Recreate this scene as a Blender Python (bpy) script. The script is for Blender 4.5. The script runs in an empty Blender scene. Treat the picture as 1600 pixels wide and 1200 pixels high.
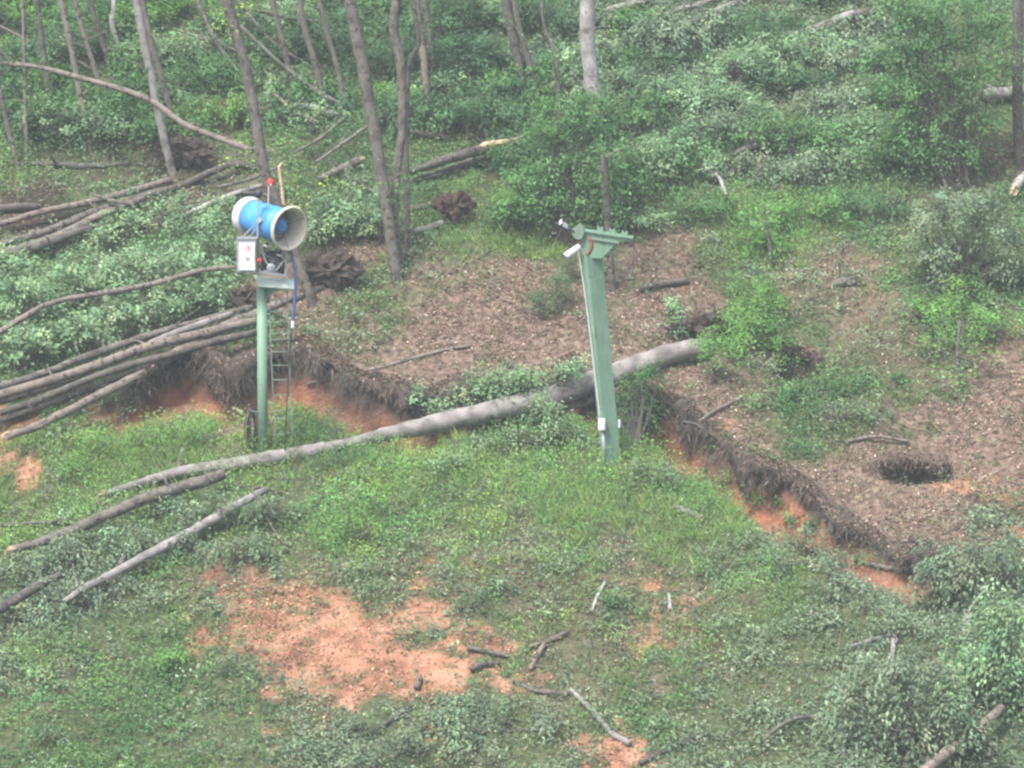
import bpy, math
import numpy as np
from mathutils import Vector

rng = np.random.default_rng(20100520)
R = math.radians
sc = bpy.context.scene
col = sc.collection

# ------------------------------------------------------------------ camera, sky, sun, exposure
PITCH = R(6.0); DIST = 70.0; FPX = 5600.0
CAMZ = DIST * math.tan(PITCH + math.atan(100 / FPX))
cam_d = bpy.data.cameras.new('camera'); cam = bpy.data.objects.new('camera', cam_d); col.objects.link(cam)
cam.location = (0, -DIST, CAMZ); cam.rotation_euler = (R(90) - PITCH, 0, 0)
cam_d.sensor_width = 36; cam_d.lens = 36 * FPX / 1600; cam_d.clip_start = 0.5; cam_d.clip_end = 600
sc.camera = cam

world = bpy.data.worlds.new('World'); sc.world = world; world.use_nodes = True
wn = world.node_tree; wn.nodes.clear()
SUN_EL, SUN_AZ = R(58), R(215)      # azimuth clockwise from +Y: the sun stands behind the camera, to the left
sky = wn.nodes.new('ShaderNodeTexSky'); sky.sky_type = 'NISHITA'; sky.sun_disc = False
sky.sun_elevation = SUN_EL; sky.sun_rotation = SUN_AZ
sky.dust_density = 4.0; sky.ozone_density = 1.0; sky.air_density = 1.0
bg = wn.nodes.new('ShaderNodeBackground'); bg.inputs[1].default_value = 0.115
wo = wn.nodes.new('ShaderNodeOutputWorld')
hs = wn.nodes.new('ShaderNodeHueSaturation'); hs.inputs['Saturation'].default_value = 0.78
wn.links.new(sky.outputs[0], hs.inputs['Color']); wn.links.new(hs.outputs[0], bg.inputs[0]); wn.links.new(bg.outputs[0], wo.inputs[0])

sun_d = bpy.data.lights.new('sun', 'SUN'); sun_d.energy = 2.1; sun_d.angle = R(12); sun_d.color = (1.0, 0.97, 0.93)
sun = bpy.data.objects.new('sun', sun_d); col.objects.link(sun)
sdir = Vector((math.sin(SUN_AZ) * math.cos(SUN_EL), math.cos(SUN_AZ) * math.cos(SUN_EL), math.sin(SUN_EL)))
sun.rotation_euler = sdir.to_track_quat('Z', 'Y').to_euler(); sun.location = sdir * 60

sc.view_settings.view_transform = 'Standard'; sc.view_settings.look = 'None'
sc.view_settings.exposure = 1.74; sc.view_settings.gamma = 1.0; sc.view_settings.use_curve_mapping = False
sc.render.engine = 'CYCLES'
sc.cycles.max_bounces = 6; sc.cycles.diffuse_bounces = 3; sc.cycles.transmission_bounces = 3
sc.cycles.volume_bounces = 1; sc.cycles.transparent_max_bounces = 4
sc.cycles.filter_width = 2.5
sc.cycles.use_denoising = True

# ------------------------------------------------------------------ pixel <-> world helpers (photo is 1600 x 1200)
FW = np.array([0, math.cos(PITCH), -math.sin(PITCH)]); UP = np.array([0, math.sin(PITCH), math.cos(PITCH)])
CP = np.array([0, -DIST, CAMZ])
def ray(u, v):
    return FW * FPX + np.array([1, 0, 0]) * (u - 800) + UP * (600 - v)
def at(u, v, y):
    d = ray(u, v); return CP + d * ((y + DIST) / d[1])
def proj(P):
    q = np.asarray(P) - CP
    dep = q @ FW
    return 800 + FPX * q[..., 0] / dep, 600 - FPX * (q @ UP) / dep
def ppm(y): return FPX / (DIST + y)         # pixels per metre at depth y

# ------------------------------------------------------------------ value noise
_tab = rng.random((256, 256))
def vn(x, y, s=1.0, k=0):
    x = np.asarray(x, float) / s + 37.13 * k + 500; y = np.asarray(y, float) / s + 11.71 * k + 500
    xi = np.floor(x).astype(int); yi = np.floor(y).astype(int); fx = x - xi; fy = y - yi
    fx = fx * fx * (3 - 2 * fx); fy = fy * fy * (3 - 2 * fy)
    a = _tab[xi % 256, yi % 256]; b = _tab[(xi + 1) % 256, yi % 256]
    c = _tab[xi % 256, (yi + 1) % 256]; d = _tab[(xi + 1) % 256, (yi + 1) % 256]
    return (a * (1 - fx) + b * fx) * (1 - fy) + (c * (1 - fx) + d * fx) * fy - 0.5
def fbm(x, y, s, k=0, o=3):
    r = 0; a = 1.0
    for i in range(o): r = r + a * vn(x, y, s / 2 ** i, k + i * 7); a *= 0.5
    return r
def sst(a, b, x):
    t = np.clip((x - a) / (b - a), 0, 1); return t * t * (3 - 2 * t)

# ------------------------------------------------------------------ the hillside as a height function
def base(y):
    y = np.asarray(y, float)
    up = 0.58 * np.minimum(y, 20) + 0.12 * np.maximum(y - 20, 0)
    dn = 0.50 * np.maximum(y, -14) + 0.28 * np.clip(y + 14, -22, 0)
    return np.where(y > 0, up, dn)
def base_hit(u, v):
    ys_ = np.arange(-14, 30, 0.02); d = ray(u, v)
    z = CP[2] + d[2] * (ys_ + DIST) / d[1]
    i = np.argmax(z < base(ys_)); y = ys_[i]
    return at(u, v, y)
LIP = [(-300, 640), (0, 622), (120, 612), (210, 596), (300, 578), (400, 566), (520, 570), (600, 588), (660, 600), (760, 590), (900, 575),
       (980, 590), (1040, 622), (1100, 660), (1150, 698), (1210, 716), (1280, 752), (1340, 800), (1400, 845), (1450, 868), (1560, 880), (1900, 880)]
_lp = np.array([base_hit(u, v) for u, v in LIP]); LX, LY = _lp[:, 0], _lp[:, 1]
HU = np.array([-300, 0, 100, 200, 320, 640, 800, 1030, 1130, 1280, 1400, 1455, 1520, 1900]); HH = np.array([0, 0, .15, .6, .85, .98, .9, 1.1, .9, .55, .45, .25, 0, 0])
def lip_y(x):
    return np.interp(x, LX, LY) + 0.75 * vn(x, 0 * x, 0.75, 3) + 0.25 * vn(x, 0 * x, 0.22, 4)
def lip_h(x): return np.interp(x * 80 + 800, HU, HH)
PITS = [(1430, 716, 0.66, 0.38, 1.15), (1245, 553, 0.5, 0.5, 1.0), (1105, 505, 0.75, 0.4, 0.95), (1560, 790, 0.6, 0.4, 0.25)]
_pits = [(base_hit(u, v), a, b, dp) for u, v, a, b, dp in PITS]
def height(x, y):
    x = np.asarray(x, float); y = np.asarray(y, float)
    z = base(y)
    k = np.interp(x * 80 + 800, [1000, 1200], [1.0, 0.74])
    d = (lip_y(x) - y) * k
    g = np.where(d < 0.9, sst(0.0, 0.34, d), 1 - 1.2 * sst(0.75, 2.1, d))
    g = np.where(d > 2.1, -0.2 * (1 - sst(2.1, 5.0, d)), g)
    z = z - lip_h(x) * g
    z = z + 0.5 * fbm(x, y, 4.5, 1) + 0.16 * fbm(x, y, 1.1, 5) + 0.05 * fbm(x, y, 0.35, 9)
    for c, a, b, dp in _pits:
        q = ((x - c[0]) / a) ** 2 + ((y - c[1]) / b) ** 2
        z = z - dp * np.exp(-q * q)
    return z
def hit(u, v):
    ys_ = np.arange(-16, 45, 0.025); d = ray(u, v); t = (ys_ + DIST) / d[1]
    z = CP[2] + d[2] * t; x = CP[0] + d[0] * t
    below = z < height(x, ys_)
    i = int(np.argmax(below)) if below.any() else len(ys_) - 1
    return at(u, v, ys_[i])

# ------------------------------------------------------------------ ground cover map, read off the photo in 50 px cells
MAP = """mmmmmmmmmmmmmmmmmmffffffffmmmmmm
mmmmmmmmmmmmmmmmmmffffffffmmmmmm
mmmmmmmmmmmmmmmmmfffffffffmmmmmm
mmmmmmmmmmmmmmmmmffffffffffmmmmm
mmmmddxxmmmmmmmmmmffffffffmmmmll
mmmmddxxxmmmmmmmmmmmmmmmmmmmmmll
ddddxxxxxmmmmmgggmmmmmggggmmdxmm
ddmmmmmmmmmmggggggmmlxmgggmmmmmm
mmmmmmmmlllxmxxlllllllxmxxxlmmmm
mmmmmmmmllxmxllllllxlllmxxlxmmmm
mmmmmmmmmxxllllllllllllmmxxxmmmm
mmmmmxllxllllllllllllllxmxmxxxll
mmmmlllllllllllmmmmllllxmmmmmmll
sgggggggggmmmggggggmsslmmmllllll
sggggggggggggggggggggllllllldlll
ggggggmmmmmgggggggggggmsslllllsl
mggmmmmmmmgggmggxgggggggxsllllls
ffmmmmmmmxtgxgxgxggxtxgffxllllff
ffffmmxtttttttxmxmxxttxggffxffff
fffmmmttsssssttxgxmxtxggmfffffff
fmmmmmmxtssssssstxmxggffffffffff
mmmmmmmmttsssssttfxgxmffffffffff
mmmmmmmmmxfffffffxmmmmffffffffff
mmmmmmmmmtffffffffssffffffffffff""".split('\n')
CL = 'gmfxldst'
_cls = np.zeros((24, 32, 8))
for j, row in enumerate(MAP):
    for i, ch in enumerate(row[:32].ljust(32, row[-1])): _cls[j, i, CL.index(ch)] = 1
def cover(x, y, z=None):
    """weights of the eight cover classes at ground points"""
    z = height(x, y) if z is None else z
    u, v = proj(np.stack([x, y, z], -1))
    u = u + 90 * fbm(x, y, 1.0, 21) + 45 * vn(x, y, 0.25, 23); v = v + 80 * fbm(x, y, 1.0, 25) + 36 * vn(x, y, 0.25, 27)
    gx = np.clip(u / 50 - 0.5, 0, 30.999); gy = np.clip(v / 50 - 0.5, 0, 22.999)
    xi = gx.astype(int); yi = gy.astype(int); fx = (gx - xi)[..., None]; fy = (gy - yi)[..., None]
    return (_cls[yi, xi] * (1 - fx) + _cls[yi, xi + 1] * fx) * (1 - fy) + (_cls[yi + 1, xi] * (1 - fx) + _cls[yi + 1, xi + 1] * fx) * fy

# ------------------------------------------------------------------ materials
def mat(name, base_col=(0.5, 0.5, 0.5), rough=0.8, var=0.25, scale=6.0, bump=0.0, bscale=30.0, metal=0.0, stretch=None, col2=None, spec=0.3, spots=None):
    m = bpy.data.materials.new(name); m.use_nodes = True; nt = m.node_tree; b = nt.nodes['Principled BSDF']
    b.inputs['Roughness'].default_value = rough; b.inputs['Metallic'].default_value = metal; b.inputs['Specular IOR Level'].default_value = spec
    tc = nt.nodes.new('ShaderNodeTexCoord'); mp = nt.nodes.new('ShaderNodeMapping')
    nt.links.new(tc.outputs['Object'], mp.inputs[0])
    if stretch: mp.inputs['Scale'].default_value = stretch
    n = nt.nodes.new('ShaderNodeTexNoise'); n.inputs['Scale'].default_value = scale; n.inputs['Detail'].default_value = 6
    nt.links.new(mp.outputs[0], n.inputs[0])
    r = nt.nodes.new('ShaderNodeValToRGB'); c2 = col2 or tuple(c * (1 - var) for c in base_col)
    r.color_ramp.elements[0].position = 0.32; r.color_ramp.elements[1].position = 0.68
    r.color_ramp.elements[0].color = (*c2, 1); r.color_ramp.elements[1].color = (*[min(1, c * (1 + (0 if col2 else var * 0.5))) for c in base_col], 1)
    nt.links.new(n.outputs[0], r.inputs[0]); out = r.outputs[0]
    for sc_, lo, hi, colr, st in (spots or ()):
        mp2 = nt.nodes.new('ShaderNodeMapping'); nt.links.new(tc.outputs['Object'], mp2.inputs[0]); mp2.inputs['Scale'].default_value = st
        n3 = nt.nodes.new('ShaderNodeTexNoise'); n3.inputs['Scale'].default_value = sc_; n3.inputs['Detail'].default_value = 7; nt.links.new(mp2.outputs[0], n3.inputs[0])
        r3 = nt.nodes.new('ShaderNodeMapRange'); r3.inputs[1].default_value = lo; r3.inputs[2].default_value = hi; nt.links.new(n3.outputs[0], r3.inputs[0])
        mx = nt.nodes.new('ShaderNodeMixRGB'); mx.inputs[2].default_value = (*colr, 1); nt.links.new(r3.outputs[0], mx.inputs[0]); nt.links.new(out, mx.inputs[1]); out = mx.outputs[0]
    nt.links.new(out, b.inputs['Base Color'])
    if bump:
        n2 = nt.nodes.new('ShaderNodeTexNoise'); n2.inputs['Scale'].default_value = bscale; n2.inputs['Detail'].default_value = 5
        nt.links.new(mp.outputs[0], n2.inputs[0])
        bp = nt.nodes.new('ShaderNodeBump'); bp.inputs['Strength'].default_value = bump; bp.inputs['Distance'].default_value = 0.03
        nt.links.new(n2.outputs[0], bp.inputs['Height']); nt.links.new(bp.outputs[0], b.inputs['Normal'])
    return m
def leaf_mat(name, rough=0.65, trans=0.3, spec=0.18):
    m = bpy.data.materials.new(name); m.use_nodes = True; nt = m.node_tree; b = nt.nodes['Principled BSDF']
    at_ = nt.nodes.new('ShaderNodeAttribute'); at_.attribute_name = 'tint'
    b.inputs['Roughness'].default_value = rough; b.inputs['Specular IOR Level'].default_value = spec
    nt.links.new(at_.outputs['Color'], b.inputs['Base Color'])
    if trans:
        t = nt.nodes.new('ShaderNodeBsdfTranslucent'); mx = nt.nodes.new('ShaderNodeMixShader'); mx.inputs[0].default_value = trans
        nt.links.new(at_.outputs['Color'], t.inputs[0]); nt.links.new(b.outputs[0], mx.inputs[1]); nt.links.new(t.outputs[0], mx.inputs[2])
        nt.links.new(mx.outputs[0], nt.nodes['Material Output'].inputs[0])
    return m
M = {
    'leaf': leaf_mat('leaf'), 'dead': leaf_mat('dead_leaf', 0.8, 0.1, 0.15),
    'bark_grey': mat('bark_grey', (0.205, 0.19, 0.18), 0.88, 0.5, 3.2, 0.7, 26, spots=[(7, .61, .72, (0.07, 0.062, 0.055), (1, 1, 1)), (18, .64, .74, (0.25, 0.25, 0.22), (1, 1, 1)), (30, .58, .68, (0.12, 0.11, 0.10), (1, 1, 1)), (4, .58, .75, (0.07, 0.09, 0.04), (1, 1, 1))]),
    'bark_brown': mat('bark_brown', (0.115, 0.102, 0.087), 0.9, 0.5, 4.0, 0.8, 30, spots=[(9, .56, .64, (0.035, 0.03, 0.026), (1, 1, 1)), (16, .60, .70, (0.20, 0.19, 0.17), (1, 1, 1)), (4, .58, .8, (0.05, 0.065, 0.03), (1, 1, 1))]),
    'bark_dark': mat('bark_dark', (0.085, 0.075, 0.066), 0.9, 0.45, 4.0, 0.8, 30, spots=[(9, .56, .64, (0.035, 0.03, 0.026), (1, 1, 1)), (16, .60, .70, (0.20, 0.19, 0.17), (1, 1, 1)), (4, .58, .8, (0.05, 0.065, 0.03), (1, 1, 1))]),
    'bark_pale': mat('bark_pale', (0.29, 0.275, 0.26), 0.85, 0.45, 3.5, 0.5, 26, spots=[(7, .61, .72, (0.07, 0.062, 0.055), (1, 1, 1)), (18, .64, .74, (0.25, 0.25, 0.22), (1, 1, 1)), (30, .58, .68, (0.12, 0.11, 0.10), (1, 1, 1)), (4, .58, .75, (0.07, 0.09, 0.04), (1, 1, 1))]),
    'bark_wood': mat('bark_wood', (0.16, 0.135, 0.112), 0.9, 0.4, 4.0, 0.8, 30, spots=[(9, .56, .64, (0.035, 0.03, 0.026), (1, 1, 1)), (16, .60, .70, (0.20, 0.19, 0.17), (1, 1, 1)), (4, .58, .8, (0.05, 0.065, 0.03), (1, 1, 1))]),
    'wood': mat('fresh_wood', (0.42, 0.32, 0.215), 0.7, 0.3, 12, 0.4, 40),
    'humus': mat('humus', (0.085, 0.06, 0.047), 0.95, 0.5, 12, 0.8, 30),
    'root': mat('root', (0.055, 0.042, 0.034), 0.95, 0.5, 8, 0.8, 30),
    'root_red': mat('root_red', (0.085, 0.055, 0.044), 0.95, 0.5, 6, 0.9, 30),
    'clod': mat('clod', (0.28, 0.14, 0.088), 0.95, 0.4, 5, 0.5, 30),
    'green_paint': mat('green_paint', (0.135, 0.23, 0.16), 0.6, 0.13, 2.2, 0.06, 14, spots=[(5, .60, .72, (0.10, 0.11, 0.075), (3, 3, .35)), (22, .66, .72, (0.13, 0.065, 0.04), (1, 1, .5))]),
    'green_dull': mat('green_dull', (0.14, 0.195, 0.15), 0.6, 0.2, 3.5, 0.06, 14, spots=[(5, .60, .72, (0.10, 0.11, 0.075), (3, 3, .35)), (22, .66, .72, (0.13, 0.065, 0.04), (1, 1, .5))]),
    'green_light': mat('green_light', (0.60, 0.68, 0.56), 0.5, 0.1, 5),
    'blue': mat('blue_paint', (0.045, 0.235, 0.55), 0.5, 0.22, 4.0, 0.05, 10, spec=0.4, spots=[(6, .58, .75, (0.10, 0.20, 0.34), (1, 1, 1)), (24, .66, .72, (0.35, 0.38, 0.40), (1, 1, 1))]),
    'blue_hose': mat('blue_hose', (0.05, 0.09, 0.22), 0.5, 0.2, 10),
    'cream': mat('cream_plastic', (0.47, 0.43, 0.35), 0.55, 0.14, 5.0, spots=[(5, .56, .75, (0.26, 0.22, 0.16), (1, 1, 1))]),
    'white': mat('white_enamel', (0.50, 0.50, 0.52), 0.5, 0.1, 5.0, spots=[(6, .58, .75, (0.36, 0.35, 0.33), (2, 2, .5))]),
    'steel': mat('galvanised', (0.26, 0.27, 0.29), 0.5, 0.2, 14, metal=0.25),
    'dark': mat('dark_metal', (0.03, 0.034, 0.045), 0.5, 0.3, 10),
    'rubber': mat('black_rubber', (0.02, 0.02, 0.022), 0.6, 0.3, 10),
    'red': mat('red_plastic', (0.60, 0.03, 0.025), 0.4, 0.15, 10),
    'grey_print': mat('grey_print', (0.22, 0.22, 0.24), 0.6, 0.1, 10),
    'rust': mat('rust', (0.16, 0.07, 0.045), 0.9, 0.45, 14, 0.4, 40),
}

# ------------------------------------------------------------------ mesh helpers
ORG = {}
def link(o, parent=None, org=None):
    col.objects.link(o)
    if parent is not None: o.parent = parent; ORG[o.name] = ORG[parent.name]
    else: ORG[o.name] = np.zeros(3) if org is None else np.array(org)
    return o
def tag(o, label=None, cat=None, group=None, kind=None):
    if label: o['label'] = label
    if cat: o['category'] = cat
    if group: o['group'] = group
    if kind: o['kind'] = kind
    return o
def empty(name, loc, label, cat, group=None):
    o = bpy.data.objects.new(name, None); o.empty_display_size = 0.2; o.location = Vector(loc)
    link(o, None, loc); return tag(o, label, cat, group)
def np_mesh(name, V, F, tint=None, smooth=True):
    """V (n,3), F (m,3|4) arrays"""
    V = np.ascontiguousarray(V, np.float32); F = np.ascontiguousarray(F, np.int32)
    me = bpy.data.meshes.new(name); k = F.shape[1]
    me.vertices.add(len(V)); me.vertices.foreach_set('co', V.ravel())
    me.loops.add(F.size); me.loops.foreach_set('vertex_index', F.ravel())
    me.polygons.add(len(F)); me.polygons.foreach_set('loop_start', np.arange(0, F.size, k, dtype=np.int32))
    me.polygons.foreach_set('loop_total', np.full(len(F), k, np.int32))
    me.update(calc_edges=True)
    if smooth: me.polygons.foreach_set('use_smooth', np.ones(len(F), bool))
    if tint is not None:
        a = me.attributes.new('tint', 'FLOAT_COLOR', 'POINT')
        a.data.foreach_set('color', np.concatenate([tint, np.ones((len(tint), 1))], 1).astype(np.float32).ravel())
    return me
class MB:
    def __init__(s): s.v = []; s.f = []
    def add(s, V, F):
        o = len(s.v); s.v += [tuple(map(float, p)) for p in V]; s.f += [tuple(i + o for i in f) for f in F]; return s
    def box(s, c, ax, ay, az):
        c, ax, ay, az = map(np.asarray, (c, ax, ay, az))
        V = [c + i * ax + j * ay + k * az for i in (-1, 1) for j in (-1, 1) for k in (-1, 1)]
        return s.add(V, [(0, 1, 3, 2), (4, 6, 7, 5), (0, 4, 5, 1), (2, 3, 7, 6), (0, 2, 6, 4), (1, 5, 7, 3)])
    def abox(s, a, b):
        a = np.minimum(a, b) * 1.0 if False else np.array(a, float); b = np.array(b, float); h = (b - a) / 2
        return s.box((a + b) / 2, (h[0], 0, 0), (0, h[1], 0), (0, 0, h[2]))
    def tube(s, pts, rad, n=8, cap=True, rough=0.0):
        V, F = tube(pts, rad, n, cap, rough); return s.add(V, F)
    def lathe(s, c, d, prof, n=32, closed=False):
        c = np.asarray(c, float); d = np.asarray(d, float); d = d / np.linalg.norm(d)
        a = np.cross(d, (0, 0, 1) if abs(d[2]) < 0.95 else (0, 1, 0)); a = a / np.linalg.norm(a); b = np.cross(d, a)
        V = []; F = []
        for t, r in prof:
            for k in range(n):
                q = 2 * math.pi * k / n; V.append(c + d * t + (a * math.cos(q) + b * math.sin(q)) * r)
        m = len(prof)
        for i in range(m if closed else m - 1):
            for k in range(n): F.append((i * n + k, i * n + (k + 1) % n, ((i + 1) % m) * n + (k + 1) % n, ((i + 1) % m) * n + k))
        return s.add(V, F)
    def prism(s, poly, off):
        """poly: world points of one face, off: thickness vector"""
        n = len(poly); P = [np.asarray(p, float) for p in poly]; Q = [p + np.asarray(off) for p in P]
        return s.add(P + Q, [tuple(range(n)), tuple(range(2 * n - 1, n - 1, -1))] + [(i, i + n, (i + 1) % n + n, (i + 1) % n) for i in range(n)])
    def build(s, name, m, parent=None, smooth=False, bevel=0.0):
        me = bpy.data.meshes.new(name); V = np.array(s.v)
        if parent is not None: V = V - ORG[parent.name]
        me.from_pydata([tuple(p) for p in V], [], s.f); me.materials.append(M[m] if isinstance(m, str) else m); me.validate(); me.update()
        import bmesh
        bm = bmesh.new(); bm.from_mesh(me); bmesh.ops.recalc_face_normals(bm, faces=bm.faces)
        if bevel: bmesh.ops.bevel(bm, geom=bm.edges[:], offset=bevel, segments=2, affect='EDGES', clamp_overlap=True)
        bm.to_mesh(me); bm.free()
        if smooth:
            for p in me.polygons: p.use_smooth = True
        return link(bpy.data.objects.new(name, me), parent)
def tube(pts, rad, n=8, cap=True, rough=0.0):
    P = np.asarray(pts, float); m = len(P); rad = np.broadcast_to(np.asarray(rad, float), (m,))
    T = np.gradient(P, axis=0); T /= np.linalg.norm(T, axis=1)[:, None] + 1e-9
    ref = np.array([0, 0, 1.0]) if abs(T[:, 2]).mean() < 0.8 else np.array([1.0, 0.2, 0])
    A = np.cross(T, ref); A /= np.linalg.norm(A, axis=1)[:, None] + 1e-9; B = np.cross(T, A)
    q = np.arange(n) * 2 * math.pi / n
    rr = rad[:, None] * np.ones((m, n))
    if rough: rr = rr * (1 + rough * (rng.random((m, n)) - 0.5) + 0.25 * rough * (rng.random((m, 1)) - 0.5))
    V = P[:, None, :] + (A[:, None, :] * np.cos(q)[None, :, None] + B[:, None, :] * np.sin(q)[None, :, None]) * rr[..., None]
    V = V.reshape(-1, 3); F = [(i * n + k, i * n + (k + 1) % n, (i + 1) * n + (k + 1) % n, (i + 1) * n + k) for i in range(m - 1) for k in range(n)]
    if cap: F += [tuple(range(n))[::-1], tuple((m - 1) * n + k for k in range(n))]
    return V, F
def spline(P, per=6):
    P = np.asarray(P, float)
    if len(P) < 3:
        t = np.linspace(0, 1, per * 2)[:, None]; return P[0] * (1 - t) + P[-1] * t
    Q = np.vstack([2 * P[0] - P[1], P, 2 * P[-1] - P[-2]]); out = []
    for i in range(1, len(Q) - 2):
        p0, p1, p2, p3 = Q[i - 1:i + 3]
        for t in np.linspace(0, 1, per, endpoint=False):
            out.append(0.5 * ((2 * p1) + (-p0 + p2) * t + (2 * p0 - 5 * p1 + 4 * p2 - p3) * t * t + (-p0 + 3 * p1 - 3 * p2 + p3) * t ** 3))
    out.append(P[-1]); return np.array(out)
def unit(a): return a / (np.linalg.norm(a, axis=-1, keepdims=True) + 1e-9)
def leaf_arrays(P, N, T, L, W, fold=0.25):
    """one folded four-cornered leaf at each point: P base, N face normal, T direction"""
    T = unit(T - N * np.sum(T * N, -1, keepdims=True)); B = np.cross(N, T); L = L[:, None]; W = W[:, None]
    mid = P + T * L * 0.45 + N * L * fold * 0.4
    V = np.stack([P, mid + B * W * 0.5, P + T * L, mid - B * W * 0.5], 1).reshape(-1, 3)
    n = len(P); F = (np.arange(n)[:, None] * 4 + np.array([0, 1, 2, 3])[None, :])
    return V, F
def rnd_dirs(n):
    return unit(rng.normal(size=(n, 3)))

# ------------------------------------------------------------------ ground
gx = np.concatenate([np.arange(-90, -14, 4.0), np.arange(-14, 14.01, 0.09), np.arange(18, 91, 4.0)])
gy = np.concatenate([np.arange(-110, -12, 4.0), np.arange(-11.9, 20, 0.09), np.arange(20.4, 40, 0.6), np.arange(44, 91, 4.0)])
GX, GY = np.meshgrid(gx, gy); GZ = height(GX, GY)
nx, ny = len(gx), len(gy); idx = np.arange(nx * ny).reshape(ny, nx)
GF = np.stack([idx[:-1, :-1], idx[:-1, 1:], idx[1:, 1:], idx[1:, :-1]], -1).reshape(-1, 4)
gme = np_mesh('ground', np.stack([GX, GY, GZ], -1).reshape(-1, 3), GF)
W8 = cover(GX.ravel(), GY.ravel(), GZ.ravel())
dl = (lip_y(GX.ravel()) - GY.ravel()); hl = lip_h(GX.ravel())
fn = fbm(GX.ravel(), GY.ravel(), 0.9, 131)
face = np.clip(hl / 0.5, 0, 1) * sst(0.06, 0.2, dl) * (1 - sst(0.9, 1.5, dl + 1.2 * fn + np.interp(GX.ravel() * 80 + 800, [1120, 1250], [0, 0.35]))) * np.clip(0.78 + 0.8 * fn, 0.15, 1)
rootband = np.clip(hl / 0.5, 0, 1) * sst(-0.25, -0.02, dl) * (1 - sst(0.1, 0.26, dl + 0.16 * vn(GX.ravel(), GY.ravel(), 0.4, 41)))
soil = np.clip(W8[:, CL.index('s')] + 0.55 * W8[:, CL.index('t')] + face, 0, 1)
litter = np.clip(W8[:, CL.index('l')] + 0.5 * W8[:, CL.index('x')], 0, 1)
duff_pit_shade = np.clip(W8[:, CL.index('d')] + rootband, 0, 1)
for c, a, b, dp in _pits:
    q = ((GX.ravel() - c[0]) / a) ** 2 + ((GY.ravel() - c[1]) / b) ** 2; duff_pit_shade = np.maximum(duff_pit_shade, np.exp(-(q * 0.8) ** 2))  # pit hollows: shade painted into the ground colour by the duff mask
rn = fbm(GX.ravel(), GY.ravel(), 0.55, 161)
soil = np.where(face > 0.3, soil, sst(0.25, 0.8, soil + sst(0.02, 0.2, soil) * (0.9 * rn + 0.8 * vn(GX.ravel(), GY.ravel(), 0.17, 165)) - 0.02))
subsoil = np.clip(face * 1.2, 0, 1)
for nm, arr in (('soil', soil), ('litter', litter), ('duff_pit_shade', duff_pit_shade), ('subsoil', subsoil)):
    a_ = gme.attributes.new(nm, 'FLOAT', 'POINT'); a_.data.foreach_set('value', arr.astype(np.float32))
def ground_material():
    m = bpy.data.materials.new('hillside_earth'); m.use_nodes = True; nt = m.node_tree; b = nt.nodes['Principled BSDF']
    b.inputs['Roughness'].default_value = 0.95; b.inputs['Specular IOR Level'].default_value = 0.1
    tc = nt.nodes.new('ShaderNodeTexCoord')
    def noise(s, d=5):
        n = nt.nodes.new('ShaderNodeTexNoise'); n.inputs['Scale'].default_value = s; n.inputs['Detail'].default_value = d
        nt.links.new(tc.outputs['Object'], n.inputs[0]); return n.outputs[0]
    def ramp(f, stops):
        r = nt.nodes.new('ShaderNodeValToRGB'); e = r.color_ramp.elements
        while len(e) < len(stops): e.new(0.5)
        for k, (p, c) in enumerate(stops): e[k].position = p; e[k].color = (*c, 1)
        nt.links.new(f, r.inputs[0]); return r.outputs[0]
    def attr(n):
        a = nt.nodes.new('ShaderNodeAttribute'); a.attribute_name = n; return a.outputs['Fac']
    def mix(f, a, b_):
        x = nt.nodes.new('ShaderNodeMixRGB'); nt.links.new(f, x.inputs[0]); nt.links.new(a, x.inputs[1]); nt.links.new(b_, x.inputs[2]); return x.outputs[0]
    green = ramp(noise(11.0, 8), [(0.3, (0.028, 0.036, 0.018)), (0.5, (0.05, 0.068, 0.03)), (0.7, (0.085, 0.095, 0.048))])
    soilc = ramp(noise(1.7, 12), [(0.34, (0.125, 0.062, 0.039)), (0.5, (0.235, 0.118, 0.072)), (0.66, (0.30, 0.172, 0.112))])
    subc = ramp(noise(2.6, 12), [(0.32, (0.09, 0.045, 0.03)), (0.5, (0.22, 0.085, 0.05)), (0.68, (0.30, 0.15, 0.09))])
    litc = ramp(noise(7.0, 8), [(0.3, (0.055, 0.038, 0.03)), (0.5, (0.115, 0.082, 0.063)), (0.7, (0.19, 0.14, 0.11))])
    duff_shade_col = ramp(noise(9.0, 6), [(0.3, (0.018, 0.014, 0.012)), (0.7, (0.055, 0.042, 0.034))])  # dark earth of the duff, also the painted shade inside the pits
    c = mix(attr('litter'), green, litc); soilc = mix(attr('subsoil'), soilc, subc); c = mix(attr('soil'), c, soilc); c = mix(attr('duff_pit_shade'), c, duff_shade_col)
    nt.links.new(c, b.inputs['Base Color'])
    bp = nt.nodes.new('ShaderNodeBump'); bp.inputs['Strength'].default_value = 0.9; bp.inputs['Distance'].default_value = 0.06
    nt.links.new(noise(14, 8), bp.inputs['Height']); nt.links.new(bp.outputs[0], b.inputs['Normal'])
    return m
gme.materials.append(ground_material())
ground = link(bpy.data.objects.new('ground', gme)); tag(ground, kind='structure')

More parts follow.
